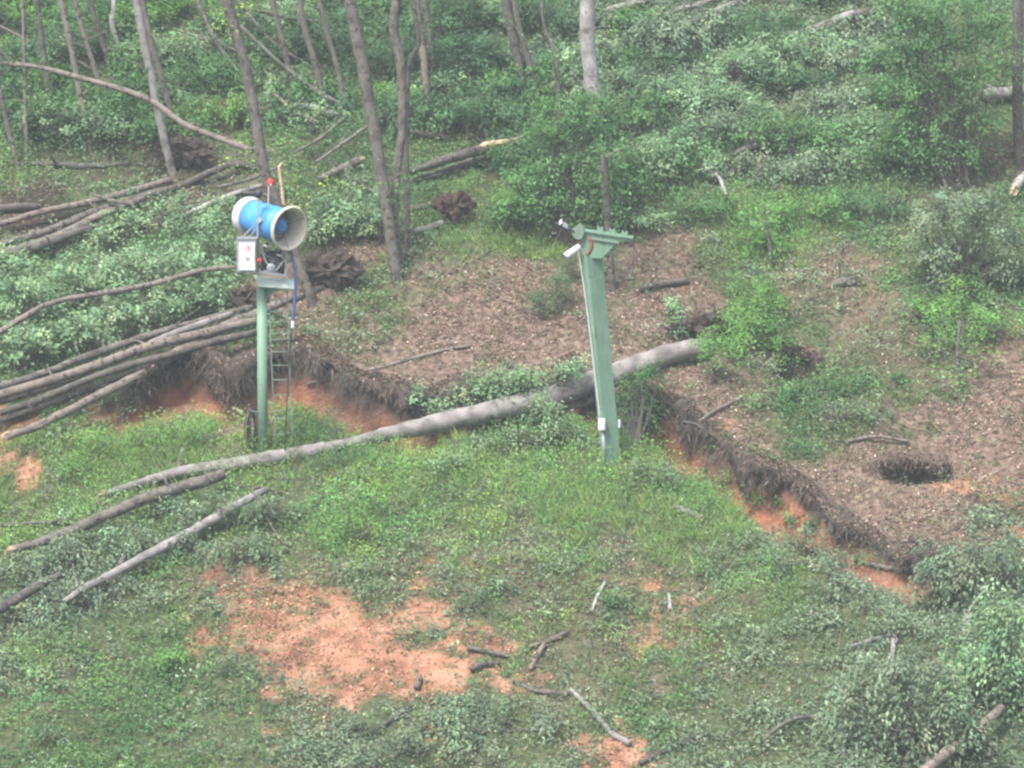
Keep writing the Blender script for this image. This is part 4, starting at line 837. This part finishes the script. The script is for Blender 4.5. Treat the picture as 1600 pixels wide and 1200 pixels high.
tree([(842, 150, 5.0), (828, 100, 5.5), (812, 50, 5.0), (800, -20, 5.0)], 'brown trunk right beside the dark one at the top', 'bark_brown', twigs=2)
tree([(668, 175, 5.0), (662, 90, 5.9), (652, 30, 5.9), (645, -20, 5.9)], 'pale brown trunk at the top right of the forked trunks', 'bark_wood', twigs=3)
tree([(680, 120, 5.0), (670, 50, 5.9), (660, -20, 6.7)], 'dark trunk right of the pale brown one at the top', 'bark_dark', twigs=2)
tree([(270, 272, 6.7), (255, 210, 6.7), (238, 130, 6.3), (220, 40, 6.7), (208, -20, 6.7)], 'straight grey trunk at upper left, thickest of its row', 'bark_grey', twigs=4)
tree([(278, 215, 5.0), (258, 140, 5.0), (235, 60, 5.0), (220, -20, 4.2)], 'brown trunk just right of the straight grey one', 'bark_brown', twigs=3)
tree([(140, 230, 5.0), (118, 110, 5.0), (104, 40, 5.0), (92, -20, 5.0)], 'slim leaning trunk third from the left edge', 'bark_wood', twigs=4)
tree([(172, 165, 4.2), (152, 120, 4.2), (130, 50, 4.2), (112, -20, 4.2)], 'slim trunk between the third and the grey one', 'bark_wood', twigs=4)
tree([(82, 180, 5.0), (70, 100, 5.0), (60, 20, 4.2), (55, -20, 4.2)], 'dark trunk second from the left edge', 'bark_dark', twigs=4)
tree([(42, 250, 3.4), (40, 170, 3.4), (38, 100, 2.9), (34, -20, 2.5)], 'very thin pale stem nearest the left edge', 'bark_wood', twigs=4)
tree([(28, 260, 4.2), (10, 190, 4.2), (-4, 120, 4.2), (-20, 40, 4.2)], 'brown trunk cut by the left edge of the picture', 'bark_brown', twigs=3)
tree([(460, 150, 5.0), (445, 80, 5.0), (430, 20, 5.0), (422, -20, 5.0)], 'leaning trunk first right of the gun trunk at the top', 'bark_brown', twigs=3)
tree([(512, 180, 4.6), (495, 110, 5.0), (475, 40, 5.0), (462, -20, 5.0)], 'leaning trunk second right of the gun trunk at the top', 'bark_brown', twigs=3)
tree([(545, 190, 4.2), (528, 110, 4.2), (508, 40, 4.2), (495, -20, 4.2)], 'leaning trunk third right of the gun trunk at the top', 'bark_brown', twigs=3)
tree([(175, 120, 4.2), (158, 60, 4.2), (140, 0, 4.2), (134, -20, 4.2)], 'faint slim trunk left of the broken white stem', 'bark_brown', twigs=3)
tree([(1594, 262, 9.2), (1590, 180, 8.4), (1590, 90, 8.4), (1592, -20, 8.4)], 'dark tree trunk at the right edge behind the hanging branches', 'bark_dark', twigs=6, leaf_tone='mid')
tree([(1205, 420, 2.5), (1203, 385, 2.5), (1198, 350, 2.1), (1194, 320, 1.7)], 'thin bare stem standing right of the pylon on the litter', 'bark_brown', twigs=5, leaf_tone='bright', name='sapling')
tree([(1503, 612, 3.4), (1500, 585, 3.4), (1496, 560, 2.9), (1500, 500, 2.1)], 'thin bent stem carrying the young green crown at right', 'bark_brown', twigs=6, leaf_tone='bright', name='sapling')
tree([(188, 108, 2.1), (184, 70, 3.4), (175, 40, 4.6), (178, 10, 4.2), (176, -20, 4.2)], 'broken stem of bare white wood at upper left', 'bark_pale', twigs=0, leaves=0)
tr = tree([(443, 318, 3.0), (441, 300, 2.8), (438, 275, 2.7), (437, 262, 3.0), (441, 254, 2.2)], 'tall splinter of pale torn wood right behind the snow gun', 'wood', twigs=0, leaves=0, name='broken_stump', group=None)
# hanging branches of the tree at the right edge
shrub('hanging_branch', [(1430, 40, 110, 60), (1400, 90, 110, 60), (1470, 80, 120, 60), (1420, 140, 120, 60), (1500, 130, 110, 60), (1440, 190, 120, 60), (1510, 190, 110, 60), (1420, 235, 120, 50), (1490, 240, 120, 50), (1540, 50, 90, 60), (1470, 10, 160, 40), (1550, 110, 70, 50), (1400, 10, 80, 50)],
      'mid', 'broad feathery green branches hanging left of the dark trunk at the right edge', 'branch', leaf=.085, droop=.45, dens_=1.9, ybase=(1500, 290))

# ------------------------------------------------------------------ snow gun on its post
F0 = hit(411, 707); Y0 = F0[1] - 0.02
def G(u, v, dy=0.0): return at(u, v, Y0 + dy)
foot = G(411, 712)
post = empty('gun_post', foot, 'green steel post with ladder and tilted plate carrying the snow gun', 'post')
top = G(411, 447)
MB().lathe(np.array([foot[0], foot[1], foot[2] - .5]), (0, 0, 1), [(0, 0.0), (0, .1), (top[2] - foot[2] + .5, .1), (top[2] - foot[2] + .5, 0.0)], 24).build('pole', 'green_paint', post, True)
MB().lathe(np.array([foot[0], foot[1], foot[2] - .05]), (0, 0, 1), [(0, 0), (0, .2), (.03, .2), (.03, 0)], 20).build('base_flange', 'green_dull', post)
# platform: a sloping apron plate with a folded rim
pl = MB(); a, b, c, d = G(397, 430, .22), G(459, 437, .16), G(463, 451, -.16), G(403, 446, -.22)
pl.prism([a, b, c, d], (0, .004, -.018)).build('platform_plate', 'green_light', post)
MB().prism([d + (0, 0, -.0), c, c + np.array([0, .01, -.035]), d + np.array([0, .01, -.035])], (0, .015, 0)).build('plate_rim', 'green_dull', post)
MB().prism([top + (-.1, -.02, -.16), top + (.1, -.02, -.16), top + (.45, -.02, -.055), top + (-.1, -.02, -.02)], (0, .08, 0)).build('bracket', 'green_paint', post)
# ladder
lad = MB(); r1 = [G(449, 447, .0), G(452, 560, -.06), G(458, 700, -.16)]; r0 = [G(421, 452, .0), G(424, 560, -.06), G(432, 704, -.16)]
la = MB().tube(spline(r0, 4), .011, 8).build('ladder_rail', 'green_dull', post, True)
lb_ = MB().tube(spline(r1, 4), .011, 8).build('ladder_rail', 'green_dull', post, True)
for k in range(13):
    f = (k + .35) / 13; s0, s1 = spline(r0, 12), spline(r1, 12); i = int(f * (len(s0) - 1))
    MB().tube([s0[i], s1[i]], .009, 8).build('rung', 'green_dull', lb_, True)
for f in (3, 9):
    s0 = spline(r0, 6); MB().tube([s0[f], s0[f] + np.array([-.12, .0, 0])], .012, 6).build('ladder_bracket', 'green_dull', post)
# coil of hose hung on the post
cc = G(396, 672, -.02); coil = empty('hose_coil', cc + np.array([0, 0, -.42]), 'black coil of hose hanging on the left of the snow gun post', 'hose')
for k in range(9):
    o = np.array([-.015 + .02 * rng.normal(), -.07 + .03 * k - .06, rng.normal(0, .03)]); q = np.linspace(0, 2 * math.pi, 41)
    rx, rz = rng.uniform(.03, .10), rng.uniform(.28, .43)
    P = np.stack([cc[0] + o[0] - .02 + rx * np.cos(q), cc[1] + o[1] + .10 * np.cos(q), cc[2] + o[2] + rz * np.sin(q)], 1)
    MB().tube(P, .010, 7, False).build('hose_loop', 'rubber', coil, True)
MB().tube([cc + (.1, -.02, .36), cc + (-.05, -.1, .38), cc + (-.07, -.1, .44)], .012, 6).build('hook', 'steel', coil)

gun = empty('snow_gun', G(430, 434), 'blue barrelled snow gun with cream rings on top of the green post', 'snow gun')
C0 = G(389, 337, .42); C1 = G(450, 356.5, -.42); ax = unit(C1 - C0); LN = float(np.linalg.norm(C1 - C0))
MB().lathe(C0, ax, [(.02, .315), (.3, .325), (LN * .62, .338), (LN - .06, .35), (LN - .06, .3475), (.5, .335), (.3, .30), (.02, .28)], 48, True).build('barrel', 'blue', gun, True)
MB().lathe(C0, ax, [(-.10, .30), (-.12, .325), (-.09, .355), (-.02, .37), (.06, .365), (.10, .35), (.10, .302), (.0, .285)], 48, True).build('rear_ring', 'cream' if False else 'white', gun, True)
MB().lathe(C0, ax, [(LN - .09, .352), (LN - .05, .375), (LN - .01, .42), (LN + .035, .445), (LN + .075, .43), (LN + .08, .405), (LN + .05, .385), (LN - .04, .345), (LN - .12, .330), (LN - .22, .316), (LN - .50, .30), (LN - .50, .312), (LN - .12, .335)], 56, True).build('front_ring', 'cream', gun, True)
MB().lathe(C0, ax, [(LN - .40, .301), (LN - .41, .0)], 40).build('fan_guard', 'steel', gun, False)
MB().lathe(C0, ax, [(LN - .39, .0), (LN - .39, .16), (LN - .24, .155), (LN - .17, .13), (LN - .14, .08), (LN - .13, 0)], 32).build('fan_hub', 'blue', gun, True)
sd = unit(np.cross(ax, (0, 0, 1))); up_ = np.cross(sd, ax)
for k in range(12):
    q = 2 * math.pi * k / 12 + .1; e = sd * math.cos(q) + up_ * math.sin(q); e2 = np.cross(ax, e)
    MB().prism([C0 + ax * (LN - .36) + e * .16 - e2 * .03, C0 + ax * (LN - .33) + e * .16 + e2 * .03, C0 + ax * (LN - .33) + e * .30 + e2 * .06, C0 + ax * (LN - .37) + e * .30 - e2 * .02], ax * .01).build('stator_blade', 'steel', gun)
for q in (0.5, 2.6, 4.7):
    e = sd * math.cos(q) + up_ * math.sin(q); MB().tube([C0 + ax * (LN - .12) + e * .08, C0 + ax * (LN + .06) + e * .40], .006, 6).build('guard_wire', 'dark', gun)
for k in range(30):
    q = 2 * math.pi * k / 30; e = sd * math.cos(q) + up_ * math.sin(q); p = C0 + ax * (LN - .02) + e * .392
    MB().tube([p, p - ax * .0 + (ax * .02 - e * .012)], [.009, .006], 5).build('nozzle', 'steel', gun)
# fork, cabinet and machinery
Z = np.array([0, 0, 1.0]); X = np.array([1.0, 0, 0]); Yv = np.array([0, 1.0, 0])
def bar(name, a, b, w=.02, m='steel', par=None):
    a, b = np.asarray(a), np.asarray(b); d = unit(b - a); s = unit(np.cross(d, (0.13, 1, .1))); t = np.cross(d, s)
    return MB().box((a + b) / 2, d * np.linalg.norm(b - a) / 2, s * w, t * w).build(name, m, par if par is not None else gun, bevel=.004)
bar('fork_arm', G(404, 312, -.38), G(401, 428, -.38), .016)
bar('fork_arm', G(446, 392, .30), G(446, 433, .30), .016)
bar('fork_arm', G(447, 388, -.30), G(446.5, 432, -.30), .014)
bar('fork_brace', G(402, 346, -.37), G(377, 373, -.37), .014)
bar('fork_brace', G(402, 356, -.37), G(386, 373, -.37), .010)
bar('fork_brace', G(446, 404, -.30), G(431, 423, -.30), .014)
bar('base_frame', G(398, 424, -.36), G(448, 432, -.30), .026)
bar('base_frame', G(398, 422, .30), G(448, 430, .30), .026)
bar('base_frame', G(402, 425, -.36), G(402, 424, .30), .022)
bar('base_frame', G(446, 431, -.30), G(446, 431, .30), .022)
bar('pivot', G(405, 344, -.40), G(411, 345, -.20), .045)
cab_c = G(387.5, 399, -.30)
cab = MB().box(cab_c, X * .19 + Yv * -.03, Yv * .14 + X * .02, Z * .325).build('cabinet', 'steel', gun, bevel=.012)
fr = cab_c + np.array([-.005, -.165, -.01]); fx_ = unit(X * .19 + Yv * -.03)
MB().box(fr, fx_ * .155, np.array([0, .008, 0]), Z * .265).build('cabinet_door', 'white', cab, bevel=.004)
MB().box(cab_c + Z * .335, fx_ * .20, Yv * .16, Z * .018).build('cabinet_lid', 'steel', cab)
q = np.linspace(0, 2 * math.pi, 25); pr = fr + np.array([.02, -.012, .16])
MB().tube([pr + fx_ * .036 * math.cos(t) + Z * .045 * math.sin(t) for t in q], .009, 6, False).build('warning_sign', 'red', cab)
MB().tube([pr + fx_ * -.004 + Z * .022, pr + fx_ * .004 - Z * .02], .007, 6).build('warning_sign', 'red', cab)
for k, (du, dv, w) in enumerate([(.0, .045, .012), (.05, .045, .012), (.022, .0, .045), (.022, -.028, .045), (.022, -.054, .036)]):
    MB().box(fr + fx_ * (du - .01) + np.array([0, -.0105, dv - .02]), fx_ * w, np.array([0, .002, 0]), Z * .009).build('printed_line', 'grey_print', cab)
MB().lathe(G(414, 411, .0), unit(np.array([1, -.35, -.1])), [(0, 0), (0, .12), (.05, .14), (.34, .14), (.40, .1), (.40, 0)], 20).build('compressor_motor', 'dark', gun, True)
MB().box(G(428, 401, .05), X * .15, Yv * .14, Z * .12).build('valve_block', 'dark', gun, bevel=.02)
MB().lathe(G(423, 418, -.24), (0.2, -1, 0), [(0, 0), (0, .085), (.09, .085), (.1, .06), (.1, 0)], 18).build('filter_housing', 'steel', gun, True)
MB().tube(spline([G(418, 380, -.1), G(412, 396, -.2), G(424, 404, -.26), G(438, 412, -.2), G(443, 425, -.1)], 6), .018, 8).build('pipe', 'dark', gun, True)
MB().tube(spline([G(410, 388, -.2), G(416, 410, -.3), G(430, 420, -.3)], 6), .014, 8).build('pipe', 'steel', gun, True)
for (u0, v0, u1, v1, m_, r_) in [(409, 383, 421, 392, 'steel', .022), (426, 378, 440, 392, 'dark', .03), (433, 398, 444, 408, 'steel', .02), (408, 398, 409, 424, 'dark', .03), (436, 412, 441, 428, 'rubber', .035), (414, 424, 436, 427, 'steel', .022), (420, 380, 432, 383, 'steel', .016)]:
    MB().tube(spline([G(u0, v0, -.25), G((u0 + u1) / 2 + 2, (v0 + v1) / 2 - 2, -.3), G(u1, v1, -.22)], 4), r_, 8).build('pipe', m_, gun, True)
MB().lathe(G(405.5, 407, -.40), (0.1, -1, 0), [(0, 0), (0, .042), (.03, .045), (.05, .03), (.055, 0)], 16).build('red_knob', 'red', gun, True)
MB().tube([G(419, 322, .0), G(419.5, 291, .0)], .010, 8).build('beacon_rod', 'white', gun)
MB().lathe(G(423, 286.5, .0), (0, 0, 1), [(-.03, 0), (-.03, .055), (.03, .06), (.065, .05), (.09, .025), (.095, 0)], 18).build('beacon', 'red', gun, True)
MB().lathe(G(423, 288, -.06), (0, 0, 1), [(-.02, 0), (-.02, .016), (.015, .016), (.015, 0)], 10).build('beacon_badge', 'white', gun)
MB().tube([G(404, 313, -.38), G(403.5, 303, -.38)], .014, 8).build('lamp_stem', 'steel', gun)
MB().lathe(G(404, 304, -.38), (0, 0, 1), [(-.07, 0), (-.065, .04), (-.02, .075), (.03, .085), (.07, .07), (.10, .03), (.105, 0)], 18).build('dark_globe', 'dark', gun, True)
bar('globe_arm', G(404, 301, -.38), G(420, 289, -.05), .016, 'rust')
MB().tube(spline([G(451, 386, -.1), G(455, 398, -.2), G(460, 420, -.24), G(461.5, 450, -.24), G(460, 480, -.22), G(458, 502, -.2)], 6), .030, 10).build('water_hose', 'blue_hose', gun, True)
MB().tube([G(458, 501, -.2), G(457, 512, -.2)], .036, 10).build('hose_coupling', 'white', gun)
MB().tube(spline([G(457, 512, -.2), G(453, 540, -.16), G(450, 600, -.14), G(447, 660, -.18), G(445, 704, -.2)], 6), .012, 8).build('power_cable', 'rubber', gun, True)

# ------------------------------------------------------------------ leaning lift pylon
Q0 = hit(957, 722); YQ = Q0[1]
def H(u, v, dy=0.0): return at(u, v, YQ + dy)
py = empty('lift_pylon', H(957, 724), 'leaning green box section pylon with toothed crossarm and white lamp', 'pylon')
def quad_shaft():
    A = [H(942, 735, -.10), H(950, 736, -.17), H(972, 737, .02), H(962, 735, .14)]
    B = [H(907, 398, -.14), H(917, 399, -.22), H(942, 402, .02), H(930, 400, .18)]
    return MB().add(A + B, [(0, 1, 2, 3), (7, 6, 5, 4), (0, 4, 5, 1), (1, 5, 6, 2), (2, 6, 7, 3), (3, 7, 4, 0)])
quad_shaft().build('shaft', 'green_paint', py, bevel=.012)
hd = [(908, 404), (907, 378), (911, 360), (988, 372), (987, 377.5), (966, 377.5), (941, 404)]
MB().prism([H(u, v, -.16) for u, v in hd], (.03, .06, 0)).build('head_plate', 'green_paint', py, bevel=.006)
MB().prism([H(u, v, .10) for u, v in hd], (.03, .06, 0)).build('head_plate', 'green_paint', py, bevel=.006)
MB().prism([H(909, 359, -.20), H(989, 371, -.20), H(989, 374, -.20), H(909, 362.5, -.20)], (.03, .44, 0)).build('crossarm', 'green_paint', py, bevel=.005)
MB().prism([H(926, 372.5, -.20), H(967, 379, -.20), H(967, 381, -.20), H(926, 374.5, -.20)], (.02, .42, 0)).build('arm_web', 'green_dull', py)
for u, v in ((937.5, 361.5), (956.5, 364.5), (976, 368)):
    for s in (-.16, .08):
        MB().prism([H(u - 4.5, v + 2, s), H(u - 5, v - 4, s), H(u - 4.2, v - 8, s), H(u - 2.2, v - 8, s), H(u - 1.6, v - 5.5, s), H(u + 1.6, v - 5, s), H(u + 2.3, v - 7.5, s), H(u + 4.3, v - 7, s), H(u + 5, v - 3, s), H(u + 4.5, v + 2.5, s)], (.0, .05, 0)).build('cable_saddle', 'green_paint', py)
MB().prism([H(894, 368, -.26), H(893, 358, -.26), H(903, 351, -.26), H(910, 352, -.26), H(914, 362, -.26), H(909, 374, -.26), H(901, 375, -.26)], (.02, .14, .0)).build('sheave_bracket', 'green_dull', py, bevel=.01)
q = np.linspace(-1.3, 0.9, 12); sc_ = H(912, 383, -.40)
MB().tube([sc_ + np.array([.15 * math.cos(t), -.06, .20 * math.sin(t)]) for t in q], [.022] + [.042] * 10 + [.022], 8).build('rusty_guard', 'rust', py, True)
MB().tube(spline([H(897, 362, -.22), H(886, 355, -.22), H(876, 351, -.22), H(868, 349, -.22)], 4), [.05, .045, .045, .045, .04, .04, .04, .035, .035, .03, .03, .025, .02], 8).build('guide_arm', 'dark', py, True)
MB().box(H(876, 347, -.24), X * .032 + Z * .02, Yv * .05, Z * .045).build('sensor_cap', 'white', py, bevel=.008)
MB().box(H(883, 352, -.22), X * .06 - Z * .03, Yv * .05, Z * .05).build('guide_block', 'grey_print', py, bevel=.01)
la_, lb2 = H(883, 401, -.38), H(905, 386, -.22); dd = unit(lb2 - la_)
MB().lathe(la_, dd, [(0, 0), (0, .062), (.02, .068), (float(np.linalg.norm(lb2 - la_)), .068), (float(np.linalg.norm(lb2 - la_)), 0)], 22).build('lamp_housing', 'white', py, True)
MB().lathe(la_ - dd * .012, dd, [(0, 0), (0, .058), (.014, .058), (.014, 0)], 20).build('lamp_glass', 'grey_print', py)
MB().tube(spline([H(903, 390, -.30), H(908, 420, -.24), H(918, 490, -.2), H(929, 580, -.2), H(938, 656, -.18)], 8), .011, 8).build('conduit_cable', 'white', py, True)
MB().box(H(940, 663, -.24), X * .07, Yv * .05, Z * .115).build('junction_box', 'white', py, bevel=.012)
MB().tube([H(941, 672, -.2), H(947, 724, -.18)], .034, 10).build('conduit_pipe', 'steel', py, True)
MB().box(H(967.5, 662, .0), X * .02, Yv * .06, Z * .08).build('side_box', 'white', py, bevel=.008)

# ------------------------------------------------------------------ haze
hz = MB().abox((-95, -115, -22), (95, 95, 27)).build('haze', 'white'); hz.data.materials.clear()
hm = bpy.data.materials.new('haze'); hm.use_nodes = True; nt = hm.node_tree; nt.nodes.clear()
vo = nt.nodes.new('ShaderNodeVolumePrincipled'); vo.inputs['Color'].default_value = (0.86, 0.94, 1.0, 1); vo.inputs['Density'].default_value = 0.0007
oo = nt.nodes.new('ShaderNodeOutputMaterial'); nt.links.new(vo.outputs[0], oo.inputs['Volume'])
hz.data.materials.append(hm); tag(hz, 'thin pale haze in the air over the whole slope', 'haze', kind='stuff')
print('tris', sum(len(o.data.polygons) * 2 for o in col.objects if o.type == 'MESH'))
